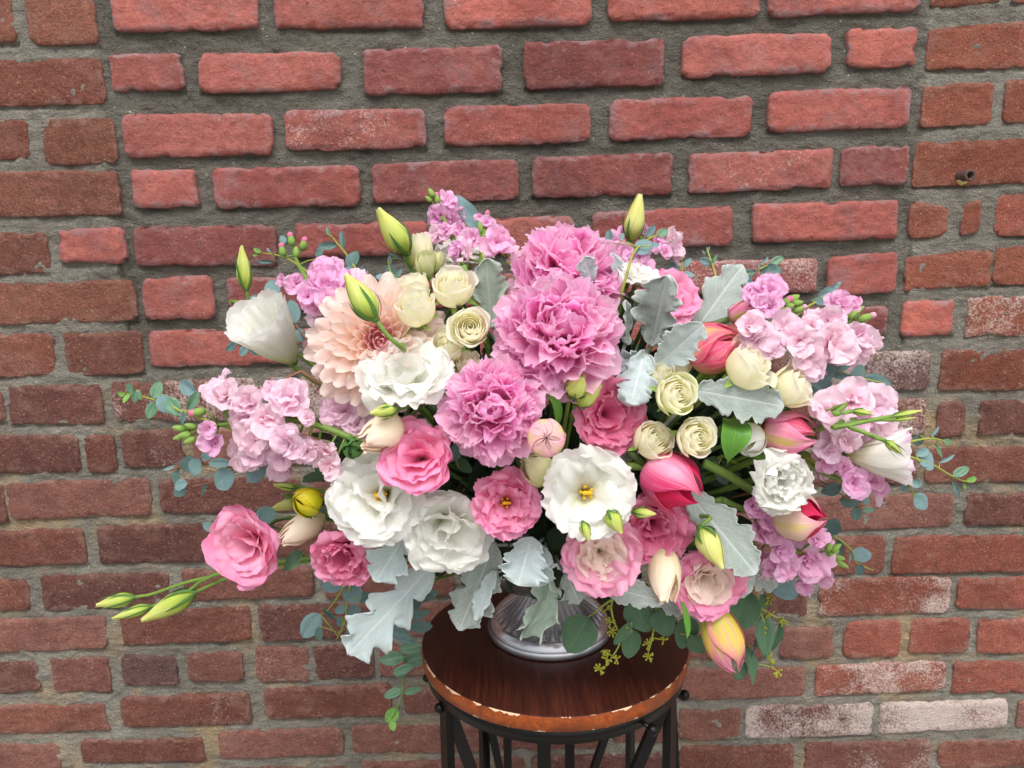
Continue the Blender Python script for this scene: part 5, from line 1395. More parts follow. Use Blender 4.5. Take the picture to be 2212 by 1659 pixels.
# ------------------------------------------------------------------ stock spikes
def stock(label, stem, florets, dy=0.0, buds=(), mat=M_STOCK, seed=0, fill=0):
    fx, fy = stem[0]
    D = lambda x, y: dome(x, y) + dy
    root = empty('stock_spike', Matrix.Translation(at(fx, fy, D(fx, fy))))
    tag(root, label, 'stock flower', GS)
    inv = root.matrix_world.inverted()
    b = MB()
    pts = [at(x, y, D(x, y) + 0.012) for x, y in stem]
    ax = [Vector(p) for p in catmull(pts, 18)]
    b.tube([inv @ p for p in ax], (0.0032, 0.0016), 7)
    b.tube([inv @ Vector(p) for p in catmull([pts[0], (pts[0] + ANCHOR) / 2 + Vector((0, 0, -0.01)), ANCHOR], 8)], 0.0033, 7)
    rg = random.Random(seed + int(fx))
    florets = list(florets)
    for k in range(int(fill * 2.2) or len(florets) // 3):                                  # florets on the far side of the spike
        px, py, pr = rg.choice(florets[:10])[:3]
        florets.append((px + rg.uniform(-22, 22), py + rg.uniform(-18, 22), 36, 'p', 0.024))
    for i, e in enumerate(florets):
        x, y, r = e[:3]
        r *= 1.14 * rg.uniform(0.8, 1.15)
        m = {'l': M_LILAC, 'p': M_STOCK}[e[3]] if len(e) > 3 else mat
        q = min(ax, key=lambda p: (p - at(x, y, D(x, y))).length)
        Y = D(x, y) - 0.008 + rg.uniform(-0.014, 0.01) + (e[4] if len(e) > 4 else 0)
        c = at(x, y, Y)
        out = (c - q)
        a = (out.normalized() * 0.7 - FWD * 0.9 + UP * 0.15 + RIGHT * rg.uniform(-.25, .25)).normalized() if out.length > 1e-4 else -FWD
        R = r * mpp(x, y, Y)
        base = c - a * R * 0.35
        f_floret(root, R, m, seed * 97 + i, M=inv @ Mat(base, a, rg.uniform(0, 6)))
        b.tube([inv @ Vector(p) for p in catmull([q, (q + base) / 2, base], 5)], 0.0011, 5)
    link('stem', b.mesh('stem', G_STEM), root)
    for i, (x, y, w, h, ang, tipc) in enumerate(buds):
        Y = D(x, y) - 0.004
        s = mpp(x, y, Y)
        a = rad(ang)
        ax_ = (RIGHT * math.cos(a) + UP * math.sin(a) - FWD * 0.15).normalized()
        c = at(x, y, Y) - ax_ * h * s * 0.5
        e = empty('bud', root.matrix_world); e.parent = root; e.matrix_world = Mat(c, ax_)
        e.matrix_parent_inverse = Matrix.Identity(4); e.matrix_local = inv @ Mat(c, ax_)
        b2 = MB()
        b2.lathe([(0.0002, 0), (w * s * .42, h * s * .12), (w * s * .5, h * s * .4), (w * s * .36, h * s * .75), (w * s * .1, h * s)], (0, 0, 0), 10)
        link('calyx', b2.mesh('calyx', M_SEPALL), e)
        if tipc:
            b3 = MB()
            b3.ball((0, 0, h * s * .86), w * s * .40, 8, (1, 1, 1.1))
            link('petal_tip', b3.mesh('petal_tip', M_LILAC if tipc == 'l' else M_PINK), e)
        q = min(ax, key=lambda p: (p - c).length)
        b4 = MB(); b4.tube([inv @ q, inv @ ((q + c) / 2), inv @ c], 0.001, 5)
        link('pedicel', b4.mesh('pedicel', G_STEM), root)
    return root

stock('long pale pink stock spike reaching left, with thick green stem', [(765, 948), (690, 920), (605, 905), (500, 915), (410, 928)],
      [(490, 852, 38), (539, 872, 37), (532, 907, 42), (578, 905, 42), (628, 860, 48), (554, 947, 42), (626, 958, 48), (548, 984, 32), (606, 990, 38), (661, 974, 36), (703, 975, 34), (715, 1010, 26), (452, 926, 30, 'l'), (460, 956, 26, 'l'), (588, 845, 28), (665, 905, 20)],
      0.0, [(428, 890, 20, 34, 190, 'k'), (388, 925, 16, 30, 170, None), (400, 940, 18, 30, 185, None), (386, 945, 14, 24, 195, None), (410, 952, 16, 26, 200, None), (412, 920, 14, 26, 165, None)], seed=1, fill=9)
stock('dusky pink stock florets tucked under the dahlia', [(790, 950), (760, 910), (735, 880)], [(740, 888, 44), (775, 915, 30), (718, 905, 26)], 0.035, seed=2)
stock('lilac pink stock spike at upper left above the dahlia', [(730, 690), (690, 640), (655, 590), (632, 545)],
      [(694, 590, 42), (702, 618, 42), (641, 612, 28), (610, 603, 20), (663, 642, 32), (683, 655, 28), (735, 610, 30), (712, 648, 28), (722, 580, 24)], 0.01,
      [(610, 541, 17, 28, 100, 'k'), (629, 518, 17, 28, 100, 'k'), (656, 528, 17, 28, 75, 'k'), (640, 545, 15, 26, 90, None)], M_LILAC, 3)
stock('left one of the two tall lilac stock tips at the top', [(1000, 572), (982, 525), (962, 480), (945, 440)],
      [(946, 468, 30), (972, 472, 26), (966, 432, 20), (961, 497, 22)], 0.03, [(932, 417, 15, 22, 120, None), (945, 430, 14, 26, 100, 'k'), (926, 430, 12, 18, 140, None)], M_LILAC, 4)
stock('right one of the two tall lilac stock tips, beside the single grey green leaf', [(1040, 580), (1042, 540), (1046, 500), (1050, 470)],
      [(1073, 524, 34), (1020, 515, 26), (1052, 480, 16), (1036, 470, 14), (996, 500, 26), (985, 540, 24)], 0.035, [(1052, 470, 16, 26, 85, 'k'), (1037, 492, 13, 30, 95, None)], M_LILAC, 5)
stock('lilac stock behind the topmost peony and the pale upright bud', [(1350, 620), (1372, 560), (1388, 510)],
      [(1326, 523, 28), (1393, 497, 14), (1424, 528, 24), (1434, 546, 18), (1346, 496, 12), (1380, 560, 34), (1390, 582, 30), (1345, 545, 26)], 0.05, (), M_LILAC, 6)
stock('bright lilac stock tip with green buds above the small tulip bud', [(1600, 720), (1650, 680), (1700, 655), (1725, 650)],
      [(1634, 636, 30), (1663, 630, 32), (1662, 662, 26), (1645, 655, 24)], 0.01,
      [(1698, 652, 20, 24, 40, 'k'), (1715, 645, 20, 26, 30, None), (1722, 655, 16, 26, 10, None), (1690, 672, 22, 26, 0, 'l'), (1728, 668, 14, 30, 30, 'l'), (1706, 662, 18, 20, 20, None)], M_LILAC, 7)
stock('big pale pink stock spike at upper right', [(1600, 745), (1680, 742), (1770, 725), (1840, 690), (1858, 672)],
      [(1695, 718, 44), (1732, 735, 40), (1750, 702, 36), (1789, 690, 32), (1797, 742, 46), (1818, 757, 36), (1854, 724, 36), (1860, 750, 28), (1737, 772, 40), (1755, 792, 32), (1633, 728, 40), (1622, 702, 30), (1814, 654, 24, 'l'), (1841, 660, 24, 'l'), (1807, 708, 26), (1660, 752, 32), (1775, 768, 30)], -0.005,
      [(1871, 686, 18, 40, 20, 'l'), (1853, 670, 16, 30, 30, None), (1842, 680, 14, 28, 40, None)], M_STOCK, 8, 9)
stock('pale stock behind the thin green buds at right', [(1730, 950), (1790, 930), (1850, 905), (1900, 880)],
      [(1844, 866, 46), (1884, 884, 44), (1789, 893, 44), (1869, 917, 42), (1829, 953, 38), (1804, 927, 38), (1898, 908, 34), (1789, 974, 30), (1784, 1003, 30, 'l'), (1840, 905, 36)], 0.0, (), M_STOCK, 9, 8)
stock('lilac stock florets under the side view white bloom at right', [(1740, 1000), (1800, 1030), (1850, 1045)],
      [(1843, 1044, 44), (1884, 1040, 32), (1900, 1056, 22), (1822, 1010, 26)], 0.0, (), M_LILAC, 10)
stock('lilac double stock with green buds at lower right', [(1650, 1166), (1700, 1188), (1760, 1195), (1800, 1195)],
      [(1745, 1212, 46), (1766, 1165, 28), (1690, 1188, 30), (1678, 1208, 30), (1766, 1240, 28), (1735, 1262, 24), (1694, 1224, 30), (1664, 1230, 24)], -0.01,
      [(1792, 1180, 15, 26, 60, 'l'), (1806, 1183, 15, 26, 40, None), (1799, 1194, 16, 28, 20, None), (1812, 1205, 14, 26, -10, None), (1816, 1218, 14, 34, -25, None), (1790, 1210, 16, 26, -20, 'l')], M_LILAC, 11)
stock('pink stock florets half hidden between the crumpled white bloom and the dark grey leaf', [(1560, 1080), (1620, 1110), (1660, 1160)],
      [(1652, 1150, 36), (1630, 1094, 34), (1655, 1128, 36), (1640, 1200, 26)], 0.025, (), M_LILAC, 12)

# ------------------------------------------------------------------ dusty miller
dusty('grey felted leaf between the cream roses and the peonies', (1062, 706), (1050, 558), 92, -0.37, -0.38, 3, 0.3, 0.25, 0.05, 0.14, 0.3, M_DUSTYG, 1)
dusty('grey lobed leaf standing upright at upper right, curled edge', (1408, 742), (1442, 596), 112, -0.40, -0.43, 4, 0.38, 0.5, 0.0, 0.2, -0.5, M_DUSTY, 2)
dusty('longest grey leaf pointing to upper right against the wall', (1502, 712), (1604, 572), 116, -0.36, -0.33, 3, 0.42, 0.15, -0.05, 0.1, 0.0, M_DUSTY, 3, blunt=0.3)
dusty('rounded pale grey leaf beside the orange pink tulip', (1416, 792), (1518, 700), 92, -0.44, -0.46, 5, 0.12, 0.22, -0.1, 0.08, 0.2, M_DUSTYP, 4)
dusty('pale frilly grey leaf right of the biggest peony', (1392, 762), (1362, 876), 92, -0.44, -0.47, 3, 0.3, 0.3, 0.1, 0.3, 0.2, M_DUSTYP, 5)
dusty('pale crinkled grey leaf just above the frilly one', (1385, 775), (1335, 800), 70, -0.43, -0.44, 3, 0.3, 0.3, 0.1, 0.3, 0.0, M_DUSTYP, 55)
dusty('broad grey leaf lying flat above the yellow streaked pink tulip', (1500, 842), (1694, 878), 104, -0.468, -0.472, 5, 0.30, 0.10, -0.05, 0.08, 0.0, M_DUSTY, 6)
dusty('broad dark grey leaf sloping down from the open dark pink tulip', (1484, 1062), (1634, 1240), 118, -0.44, -0.46, 4, 0.28, 0.10, -0.05, 0.08, 0.0, M_DUSTY, 7)
dusty('longest silvery leaf hanging at lower left with deep lobes', (934, 1222), (752, 1414), 132, -0.44, -0.42, 4, 0.62, 0.12, -0.03, 0.12, 0.1, M_DUSTYP, 8, 0.3)
dusty('silvery leaf above the long one, under the broad white bloom', (880, 1148), (812, 1256), 104, -0.455, -0.46, 3, 0.4, 0.2, 0.05, 0.14, 0.0, M_DUSTYP, 9)
dusty('broad silvery leaf hanging left of the vase', (1070, 1170), (992, 1362), 112, -0.44, -0.43, 4, 0.42, 0.12, 0.0, 0.12, 0.15, M_DUSTY, 10)
dusty('folded pale strip of grey leaf beside the vase', (1072, 1232), (1026, 1340), 46, -0.445, -0.445, 3, 0.3, 0.5, 0.0, 0.2, 0.5, M_DUSTYP, 11)
dusty('silver white fan shaped leaf in front of the vase bowl', (1150, 1160), (1118, 1264), 112, -0.47, -0.48, 4, 0.25, 0.10, 0.05, 0.12, 0.0, M_DUSTYP, 12, blunt=0.6)
dusty('pale curled leaf edge right of the fan shaped one', (1170, 1180), (1176, 1262), 66, -0.455, -0.46, 2, 0.3, 0.3, 0.05, 0.3, 0.4, M_DUSTYP, 13)
dusty('twisted greenish grey leaf hanging over the fluted foot', (1186, 1228), (1130, 1378), 82, -0.45, -0.43, 3, 0.5, 0.6, 0.0, 0.5, 0.4, M_DUSTYG, 14, 0.1, bend=0.12)
dusty('small grey leaf under the cream centred pink bloom', (1222, 1240), (1252, 1302), 74, -0.44, -0.44, 3, 0.4, 0.2, 0.0, 0.25, 0.0, M_DUSTY, 15)
dusty('curved grey leaf above the seeded eucalyptus', (1272, 1258), (1436, 1300), 66, -0.45, -0.46, 4, 0.22, 0.18, 0.05, 0.12, -0.3, M_DUSTY, 16)
dusty('dull grey leaf tip under the hanging champagne bud', (1405, 1285), (1480, 1322), 52, -0.43, -0.43, 3, 0.3, 0.1, 0.0, 0.1, 0.0, M_DUSTY, 17)
dusty('dark grey leaf tip beside the peach centred pink bloom', (1560, 1230), (1624, 1276), 66, -0.42, -0.42, 3, 0.35, 0.1, 0.0, 0.1, 0.0, M_DUSTY, 18)
dusty('dark grey leaf behind, above the large dark green leaf', (1600, 1225), (1680, 1262), 74, -0.40, -0.39, 3, 0.3, 0.1, 0.0, 0.1, 0.0, M_DUSTY, 19)
dusty('narrow grey leaf standing between the peonies and the small white bloom', (1336, 660), (1322, 546), 48, -0.37, -0.38, 3, 0.3, 0.5, 0.0, 0.2, 0.5, M_DUSTYP, 20)
dusty('crinkled grey strip on the right edge of the biggest peony', (1354, 745), (1350, 648), 44, -0.40, -0.41, 4, 0.3, 0.4, 0.0, 0.3, 0.7, M_DUSTY, 21)
dusty('small grey leaf tip between the two upper peonies', (1278, 610), (1262, 554), 52, -0.44, -0.45, 2, 0.3, 0.2, 0.0, 0.2, 0.0, M_DUSTYP, 22)

# ------------------------------------------------------------------ eucalyptus
sprig('glossy green eucalyptus tip pointing far left from the pale stock', [[(440, 905), (395, 890), (365, 874), (340, 866), (300, 854), (264, 850)]],
      [(262, 851, 18, 12, 185, 'n'), (273, 861, 24, 14, 235, 'n'), (280, 839, 26, 14, 105, 'g'), (292, 856, 28, 16, 260, 'g'), (302, 852, 26, 9, 100, 'g', 'lance'), (338, 842, 40, 26, 70, 'g'), (327, 886, 40, 26, 245, 'g'), (356, 872, 44, 34, 285, 'b'),
       (374, 878, 46, 32, 300, 'g'), (417, 866, 46, 22, 60, 'g'), (395, 904, 34, 12, 265, 'd', 'lance')], None, 0.0)
sprig('blue eucalyptus twig along the top of the pale left hand stock', [(lambda: [(652, 802), (590, 828), (530, 845), (460, 858), (400, 868)])()],
      [(404, 837, 54, 32, 150, 'b'), (472, 826, 32, 18, 160, 'b'), (604, 823, 28, 16, 40, 'b'), (640, 812, 22, 14, 20, 'd')], None, 0.03, G_BROWN)
sprig('blue green eucalyptus twigs hanging under the pale left hand stock', [[(610, 975), (560, 988), (510, 1012), (450, 1042), (392, 1055)], [(510, 1012), (450, 1000), (400, 1005), (368, 1015)]],
      [(405, 1002, 40, 32, 60, 'd'), (423, 1009, 42, 38, 240, 'b'), (449, 984, 36, 24, 20, 'b'), (474, 1001, 60, 22, 175, 'b'), (484, 1036, 58, 50, 210, 'b'), (554, 1023, 50, 46, 220, 'b'), (382, 1032, 38, 24, 250, 'd'), (388, 1062, 38, 24, 205, 'd'), (390, 1048, 36, 26, 190, 'b'), (368, 1011, 40, 9, 195, 'b', 'lance'), (441, 1058, 46, 9, 240, 'd', 'lance'), (500, 978, 24, 14, 60, 'd')], None, 0.02, G_BROWN)
sprig('eucalyptus leaves framing the pale pink rose shaped lisianthus', [[(620, 1150), (560, 1130), (500, 1140), (455, 1150)]],
      [(574, 1112, 48, 40, 20, 'd'), (451, 1138, 30, 22, 150, 'b'), (455, 1164, 26, 18, 200, 'd'), (486, 1115, 26, 18, 100, 'b')], None, 0.02, G_DARKSTEM)
sprig('single long dark green leaf below the pale pink rose shaped bloom', [[(690, 1190), (655, 1200)]], [(630, 1212, 66, 38, 215, 's', 'lance')], None, 0.0, G_DARKSTEM)
sprig('eucalyptus twig with round blue leaves left of the long silvery leaf', [[(760, 1235), (750, 1300), (745, 1340), (727, 1382)], [(757, 1245), (715, 1310), (694, 1328)]],
      [(715, 1266, 50, 28, 170, 'b'), (672, 1351, 60, 44, 235, 'b'), (690, 1369, 34, 20, 260, 'd'), (712, 1327, 38, 11, 320, 'd', 'lance'), (762, 1282, 46, 44, 60, 'b'), (737, 1316, 36, 20, 215, 'b'), (765, 1320, 30, 28, 20, 'e'), (763, 1345, 34, 30, 30, 'b'), (735, 1343, 28, 20, 240, 'd'), (759, 1368, 30, 22, 300, 'e'), (790, 1290, 34, 22, 30, 'd')], None, 0.03, G_OLIVE)
sprig('trailing eucalyptus hanging down in front of the stand edge, bright green at its tip', [[(890, 1270), (884, 1325), (878, 1375), (874, 1420), (871, 1460), (868, 1500), (850, 1548)]],
      [(919, 1286, 56, 28, 10, 'd'), (897, 1306, 32, 26, 30, 'd'), (907, 1328, 50, 20, 12, 'd'), (862, 1352, 48, 30, 160, 'd'), (909, 1354, 52, 28, 5, 'd'), (868, 1374, 60, 22, 160, 'e'), (887, 1399, 54, 24, 10, 'g'), (847, 1423, 54, 30, 190, 'g'), (901, 1422, 54, 34, 12, 'g'), (872, 1446, 50, 20, 20, 'g'), (866, 1457, 34, 12, 200, 'g'), (849, 1497, 44, 20, 205, 'g'), (892, 1492, 42, 18, 15, 'g'), (846, 1545, 38, 30, 240, 'n'), (848, 1566, 26, 16, 285, 'n')], None, -0.005, G_STEM)
sprig('seeded eucalyptus spilling over the right side of the stand top', [[(1400, 1265), (1350, 1270), (1322, 1300), (1325, 1340), (1340, 1385), (1305, 1445)], [(1345, 1280), (1300, 1310), (1280, 1327)], [(1335, 1372), (1360, 1370)], [(1420, 1300), (1410, 1370), (1400, 1410)]],
      [(1248, 1372, 92, 80, 240, 's', 'heart'), (1346, 1368, 68, 28, 240, 's', 'oval'), (1364, 1392, 66, 46, 260, 's'), (1384, 1330, 78, 68, 300, 's', 'heart'), (1434, 1345, 62, 56, 290, 's', 'heart'), (1480, 1368, 74, 66, 270, 's', 'heart'), (1506, 1392, 56, 44, 300, 's')], -0.40, 0.0, G_OLIVE,
      0.0013, [(1310, 1316, 7, 12), (1318, 1343, 7, 11), (1322, 1362, 7, 12), (1295, 1445, 9, 13), (1310, 1424, 7, 12), (1332, 1424, 7, 12), (1306, 1404, 6, 11), (1402, 1390, 8, 13), (1400, 1418, 8, 12), (1434, 1382, 6, 10), (1362, 1355, 5, 9)])
sprig('dark seeded eucalyptus at lower right behind the hanging tulip', [[(1590, 1240), (1630, 1300), (1660, 1370), (1665, 1440)], [(1640, 1310), (1670, 1330), (1700, 1342)]],
      [(1598, 1318, 100, 84, 250, 's', 'heart'), (1622, 1438, 86, 30, 275, 's', 'lance'), (1634, 1380, 90, 14, 265, 'd', 'lance'), (1652, 1375, 96, 42, 270, 's', 'lance'), (1676, 1378, 92, 22, 262, 's', 'lance'), (1696, 1268, 66, 62, 320, 'e', 'heart'), (1600, 1450, 44, 26, 240, 's'), (1650, 1300, 40, 24, 300, 's')], -0.36, 0.0, G_OLIVE,
      0.0012, [(1660, 1296, 8, 12), (1664, 1330, 7, 12), (1690, 1342, 7, 11), (1662, 1425, 8, 12), (1680, 1450, 9, 13), (1645, 1360, 6, 10)])
sprig('dark round eucalyptus leaves below the crumpled lilac stock at right', [[(1720, 1040), (1775, 1050), (1830, 1075), (1862, 1100)]],
      [(1796, 1057, 50, 28, 190, 'd'), (1840, 1082, 60, 36, 350, 'd'), (1850, 1110, 32, 26, 280, 'd'), (1876, 1102, 28, 14, 10, 'g'), (1873, 1083, 18, 14, 60, 'e'), (1770, 1005, 60, 26, 10, 'd'), (1730, 1035, 40, 26, 220, 'd'), (1740, 1060, 44, 20, 250, 'd')], None, 0.04, G_BROWN)
sprig('eucalyptus twig with one round blue leaf at lower right', [[(1760, 1140), (1800, 1157), (1838, 1187), (1850, 1215), (1886, 1232)]],
      [(1799, 1138, 40, 34, 60, 'd'), (1861, 1199, 44, 34, 10, 'b'), (1857, 1231, 28, 20, 260, 'd'), (1813, 1185, 48, 20, 280, 'd', 'oval'), (1836, 1204, 28, 8, 265, 'b', 'lance')], None, 0.03, G_OLIVE)
sprig('fine eucalyptus twigs reaching farthest right', [[(1930, 965), (1985, 950), (2020, 948), (2045, 955)], [(1960, 985), (2012, 1003), (2050, 1025), (2078, 1038), (2098, 1040)], [(1955, 1020), (1966, 1050), (1982, 1102)]],
      [(1998, 994, 56, 46, 320, 'b'), (1993, 977, 38, 20, 20, 'b'), (1997, 1002, 24, 16, 10, 'b'), (1983, 952, 24, 22, 260, 'd'), (2047, 954, 22, 13, 0, 'g'), (2030, 975, 40, 11, 310, 'g', 'lance'), (2046, 991, 42, 9, 25, 'b', 'lance'), (2076, 1019, 42, 20, 30, 'g'), (2098, 1036, 24, 13, 20, 'n'), (2066, 1057, 44, 9, 290, 'd', 'lance'), (1979, 1044, 32, 19, 340, 'b'), (1956, 1052, 22, 16, 230, 'd'), (1989, 1084, 42, 36, 310, 'b'), (2085, 1052, 18, 8, 320, 'n', 'lance'), (2020, 932, 34, 7, 45, 'b', 'lance')], None, 0.0, G_OLIVE)
sprig('dark eucalyptus leaves beside the pale yellow roses at right', [[(1730, 812), (1765, 806), (1805, 800), (1850, 814), (1905, 827)], [(1780, 830), (1830, 838), (1880, 850)]],
      [(1824, 784, 52, 30, 40, 'd'), (1853, 812, 52, 34, 70, 'd'), (1897, 826, 72, 38, 350, 'd'), (1782, 802, 58, 42, 40, 'd'), (1777, 836, 64, 42, 320, 'd'), (1877, 843, 48, 15, 340, 'b'), (1907, 861, 44, 34, 330, 'b'), (1817, 812, 50, 16, 350, 'd'), (1831, 842, 30, 26, 300, 'd'), (1822, 776, 36, 20, 60, 'b'), (1760, 862, 60, 30, 290, 'd')], None, 0.005, G_OLIVE)
sprig('blue eucalyptus tip above the big pale stock at upper right', [[(1735, 668), (1775, 646), (1806, 633)]],
      [(1787, 634, 54, 30, 20, 'b'), (1804, 619, 38, 12, 40, 'b', 'lance'), (1774, 651, 42, 18, 350, 'd'), (1802, 656, 28, 11, 280, 'd', 'lance')], None, 0.03, G_OLIVE)
sprig('two little eucalyptus tips against the wall above the longest grey leaf', [[(1475, 625), (1474, 590), (1472, 558)], [(1548, 605), (1540, 575), (1531, 550), (1527, 535)]],
      [(1454, 576, 28, 20, 160, 'b'), (1485, 567, 30, 13, 50, 'b'), (1488, 592, 30, 17, 10, 'b'), (1457, 592, 22, 15, 200, 'd'), (1472, 553, 16, 8, 80, 'n'), (1524, 565, 28, 19, 160, 'b'), (1543, 561, 24, 9, 60, 'g', 'lance'), (1530, 540, 20, 6, 70, 'e', 'lance'), (1520, 545, 14, 5, 130, 'e', 'lance')], None, 0.12, G_OLIVE)
sprig('eucalyptus twig with green round leaves at the tip of the longest grey leaf', [[(1560, 640), (1600, 602), (1640, 582), (1660, 572)]],
      [(1666, 585, 48, 30, 0, 'd'), (1678, 563, 36, 18, 30, 'g'), (1614, 592, 38, 22, 20, 'd'), (1611, 605, 34, 28, 300, 'e'), (1652, 562, 26, 7, 40, 'e', 'lance'), (1640, 575, 18, 6, 90, 'e', 'lance')], None, 0.12, G_OLIVE)
sprig('round eucalyptus leaves around the pale upright bud at the top', [[(1355, 590), (1368, 548), (1395, 520), (1425, 505)]],
      [(1316, 510, 32, 18, 100, 'd'), (1405, 500, 34, 20, 60, 'b'), (1431, 503, 30, 20, 25, 'g'), (1390, 533, 46, 38, 20, 'e'), (1416, 530, 20, 13, 10, 'b'), (1343, 511, 18, 11, 60, 'b')], None, 0.02, G_OLIVE)
sprig('small eucalyptus twig at upper left between two stock spikes', [[(790, 620), (765, 575), (745, 545), (720, 515), (705, 495)]],
      [(707, 531, 42, 18, 185, 'd'), (739, 517, 46, 13, 100, 'd', 'oval'), (762, 560, 44, 30, 75, 'd'), (750, 584, 30, 16, 200, 'b'), (708, 500, 20, 8, 110, 'g', 'lance'), (778, 585, 24, 14, 60, 'd')], None, 0.06, G_OLIVE)
sprig('little seedy eucalyptus tips beside the upper left stock', [[(680, 600), (640, 570), (605, 553), (555, 545)]],
      [(556, 541, 18, 10, 160, 'n'), (572, 566, 38, 9, 180, 'd', 'lance'), (611, 517, 22, 15, 100, 'e'), (552, 551, 14, 6, 190, 'n'), (580, 540, 16, 6, 130, 'e'), (690, 545, 30, 16, 70, 'd')], None, 0.03, G_OLIVE)
sprig('dark eucalyptus leaves between the two tall green buds', [[(900, 640), (868, 610), (845, 590), (838, 560)]],
      [(845, 585, 34, 26, 120, 'd'), (825, 598, 28, 16, 170, 'b'), (850, 608, 34, 24, 200, 'd'), (852, 553, 34, 9, 160, 'd', 'lance'), (842, 562, 24, 9, 95, 'e'), (862, 590, 22, 10, 60, 'b')], None, 0.05, G_OLIVE)
sprig('blue eucalyptus leaves behind the side view white bloom at left', [[(690, 760), (660, 730), (630, 690), (592, 650)], [(650, 740), (580, 760), (510, 745)]],
      [(588, 624, 44, 34, 100, 'e'), (554, 647, 40, 18, 170, 'b'), (632, 672, 54, 34, 100, 'e'), (648, 724, 32, 28, 300, 'e'), (500, 749, 28, 18, 220, 'd'), (527, 757, 30, 20, 230, 'b'), (551, 757, 30, 20, 320, 'b'), (512, 732, 38, 13, 155, 'b')], None, 0.13, G_BROWN)
sprig('single pointed grey green leaf standing at the top between stock tips', [[(1045, 560), (1038, 525), (1030, 500)]], [(1011, 461, 96, 38, 122, 'e', 'lance')], None, 0.03, G_OLIVE)
sprig('tiny seed cluster beside the topmost peony', [[(1110, 590), (1100, 560), (1095, 535)]], [(1085, 562, 18, 8, 120, 's')], None, 0.05, G_OLIVE, 0.0009, [(1092, 528, 8, 10), (1102, 540, 7, 9), (1090, 545, 6, 9)])

dusty('small silvery leaf between the left rose of the pair and the deep rose bloom', (1370, 935), (1340, 1000), 50, -0.43, -0.44, 3, 0.3, 0.2, 0.0, 0.2, 0.2, M_DUSTY, 23)
dusty('grey leaf half hidden below the hanging white bloom and the rose pink one', (1040, 1150), (1062, 1205), 56, -0.43, -0.44, 3, 0.3, 0.2, 0.0, 0.2, 0.1, M_DUSTYP, 24)
sprig('dark seeded leaves in the gap above the crumpled white bloom', [[(1560, 985), (1590, 1000), (1620, 1010)]], [(1580, 1000, 52, 30, 330, 's'), (1560, 1030, 48, 26, 300, 'd'), (1535, 1000, 46, 26, 200, 's')], -0.405, 0.0, G_OLIVE)
sprig('dark leaves in the gap between the cupped pink bloom and the lowest peony', [[(980, 960), (985, 985), (990, 1010)]], [(985, 975, 50, 30, 60, 'd'), (1000, 1005, 50, 30, 320, 's'), (970, 930, 44, 26, 120, 's')], -0.40, 0.0, G_OLIVE)

# tulip leaves
def strap(label, pts, w, Ys, seed=0, fold=0.25):
    """broad tulip leaf along photo points"""
    P3 = catmull([at(x, y, Y) for (x, y), Y in zip(pts, Ys)], 22)
    T = np.gradient(P3, axis=0); T /= np.linalg.norm(T, axis=1)[:, None]
    N = np.array(tuple(-FWD + UP * 0.25))
    S = np.cross(T, N); S /= np.linalg.norm(S, axis=1)[:, None]
    Nn = np.cross(S, T)
    v = np.linspace(0, 1, 22)
    wid = w * mpp(pts[0][0], pts[0][1], Ys[0]) / 2 * np.clip(np.sin(PI * np.clip(v * 0.9 + 0.12, 0, 1)), 0.04, 1)
    u = np.linspace(-1, 1, 9)
    G = P3[:, None] + S[:, None] * (wid[:, None] * u)[..., None] + Nn[:, None] * (fold * wid[:, None] * u ** 2)[..., None]
    root = empty('tulip_leaf', Matrix.Translation(Vector(P3[0])))
    tag(root, label, 'leaf', 'tulip leaves')
    link('blade', grid_mesh('blade', G - P3[0], M_TLEAF), root)
strap('bright green tulip leaf folded down beside the cream rose', [(1575, 905), (1590, 925), (1582, 960), (1572, 1000)], 62, [-0.44, -0.465, -0.468, -0.46])
strap('bright green tulip leaf behind the yellow streaked pink tulip', [(1570, 935), (1615, 925), (1665, 900), (1700, 880)], 34, [-0.42, -0.43, -0.44, -0.45])
strap('narrow green tulip leaf under the small white tulip bud', [(1560, 950), (1610, 970), (1640, 985), (1660, 990)], 22, [-0.43, -0.44, -0.445, -0.45])
strap('green tulip leaf edge on the right side of the lowest peony', [(1176, 840), (1200, 868), (1206, 900), (1200, 930)], 20, [-0.49, -0.49, -0.48, -0.47])
strap('thin green leaf tip hanging below the peach centred pink bloom', [(1474, 1300), (1482, 1330), (1486, 1360), (1484, 1382)], 14, [-0.45, -0.45, -0.45, -0.45])
o, H = shoot('tulip_bud', 'small white tulip bud wrapped in green beside the folded tulip leaf', 'bud', (1630, 930), (1606, 975), -0.44, -0.465)
f_tulip(o, H * 0.42, H, M_WHITE, 33, top=0.2, extra=2); add_stem(o, G_STEM, 0.0024)

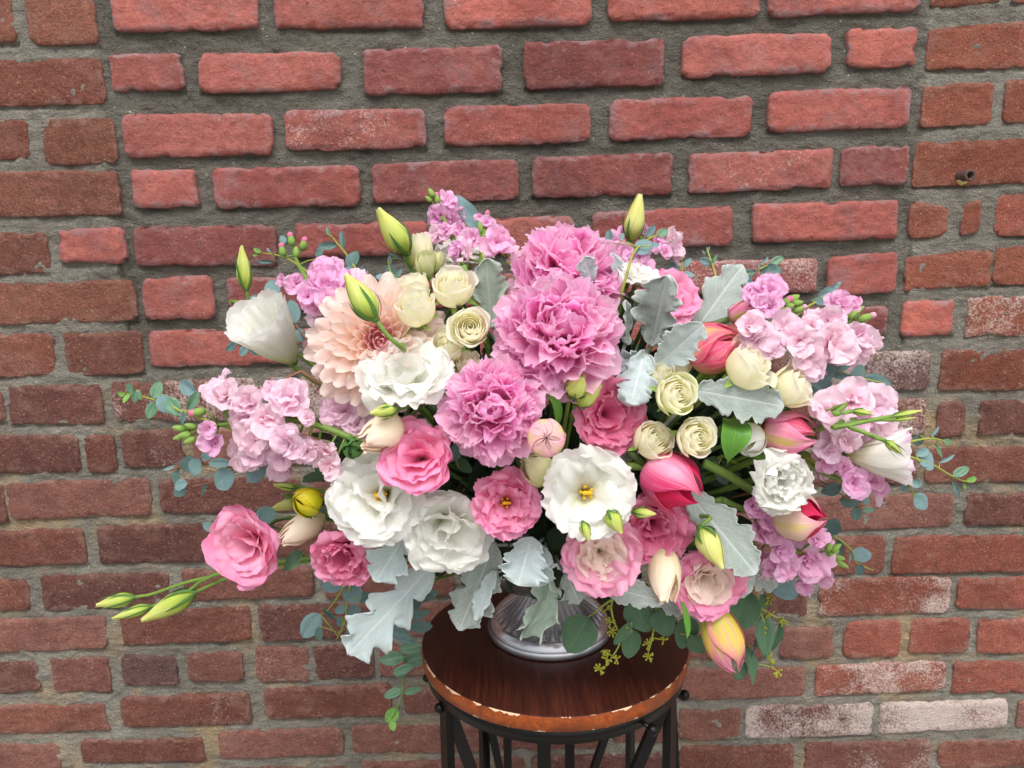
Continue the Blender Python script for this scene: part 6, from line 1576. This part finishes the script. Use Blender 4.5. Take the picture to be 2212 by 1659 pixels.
# ------------------------------------------------------------------ thick stems that show between the blooms
def show_stem(label, pts, Ys, r, mat):
    q = [at(x, y, Y) for (x, y), Y in zip(pts, Ys)]
    o = empty('flower_stem', Matrix.Translation(q[0]))
    tag(o, label, 'stem')
    b = MB(); b.tube([Vector(p) - q[0] for p in catmull(q, 14)], r, 8)
    link('stem', b.mesh('stem', mat), o)
show_stem('thick green stem crossing between the dark pink tulip and the crumpled white bloom', [(1520, 1000), (1570, 1025), (1625, 1060)], [-0.43, -0.43, -0.41], 0.0042, G_STEM)
show_stem('short green stem at the left edge of the dark pink tulip', [(1345, 1006), (1375, 1007), (1400, 1008)], [-0.45, -0.455, -0.46], 0.0036, G_STEM)

# ------------------------------------------------------------------ added dark leaves, put inside so the gaps between blooms stay dark
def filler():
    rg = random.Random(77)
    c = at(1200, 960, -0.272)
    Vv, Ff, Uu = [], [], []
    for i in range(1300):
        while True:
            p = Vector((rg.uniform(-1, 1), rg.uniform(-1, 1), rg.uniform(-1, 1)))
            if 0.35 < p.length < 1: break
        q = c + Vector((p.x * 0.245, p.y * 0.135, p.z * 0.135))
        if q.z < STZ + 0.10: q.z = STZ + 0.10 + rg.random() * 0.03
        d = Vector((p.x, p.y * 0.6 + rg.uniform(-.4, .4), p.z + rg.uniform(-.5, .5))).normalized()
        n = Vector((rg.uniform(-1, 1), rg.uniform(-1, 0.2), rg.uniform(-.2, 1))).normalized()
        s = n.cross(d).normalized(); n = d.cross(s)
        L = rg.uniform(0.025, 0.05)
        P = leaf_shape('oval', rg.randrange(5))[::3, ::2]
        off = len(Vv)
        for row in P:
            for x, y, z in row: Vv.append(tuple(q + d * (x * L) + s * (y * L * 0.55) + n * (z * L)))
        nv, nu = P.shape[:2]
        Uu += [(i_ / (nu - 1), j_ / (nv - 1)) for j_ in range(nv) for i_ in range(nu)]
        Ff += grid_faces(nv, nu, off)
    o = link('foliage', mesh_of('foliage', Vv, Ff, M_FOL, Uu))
    tag(o, 'dark green filler foliage added deep inside the arrangement to darken its gaps', 'foliage', kind='stuff')
filler()
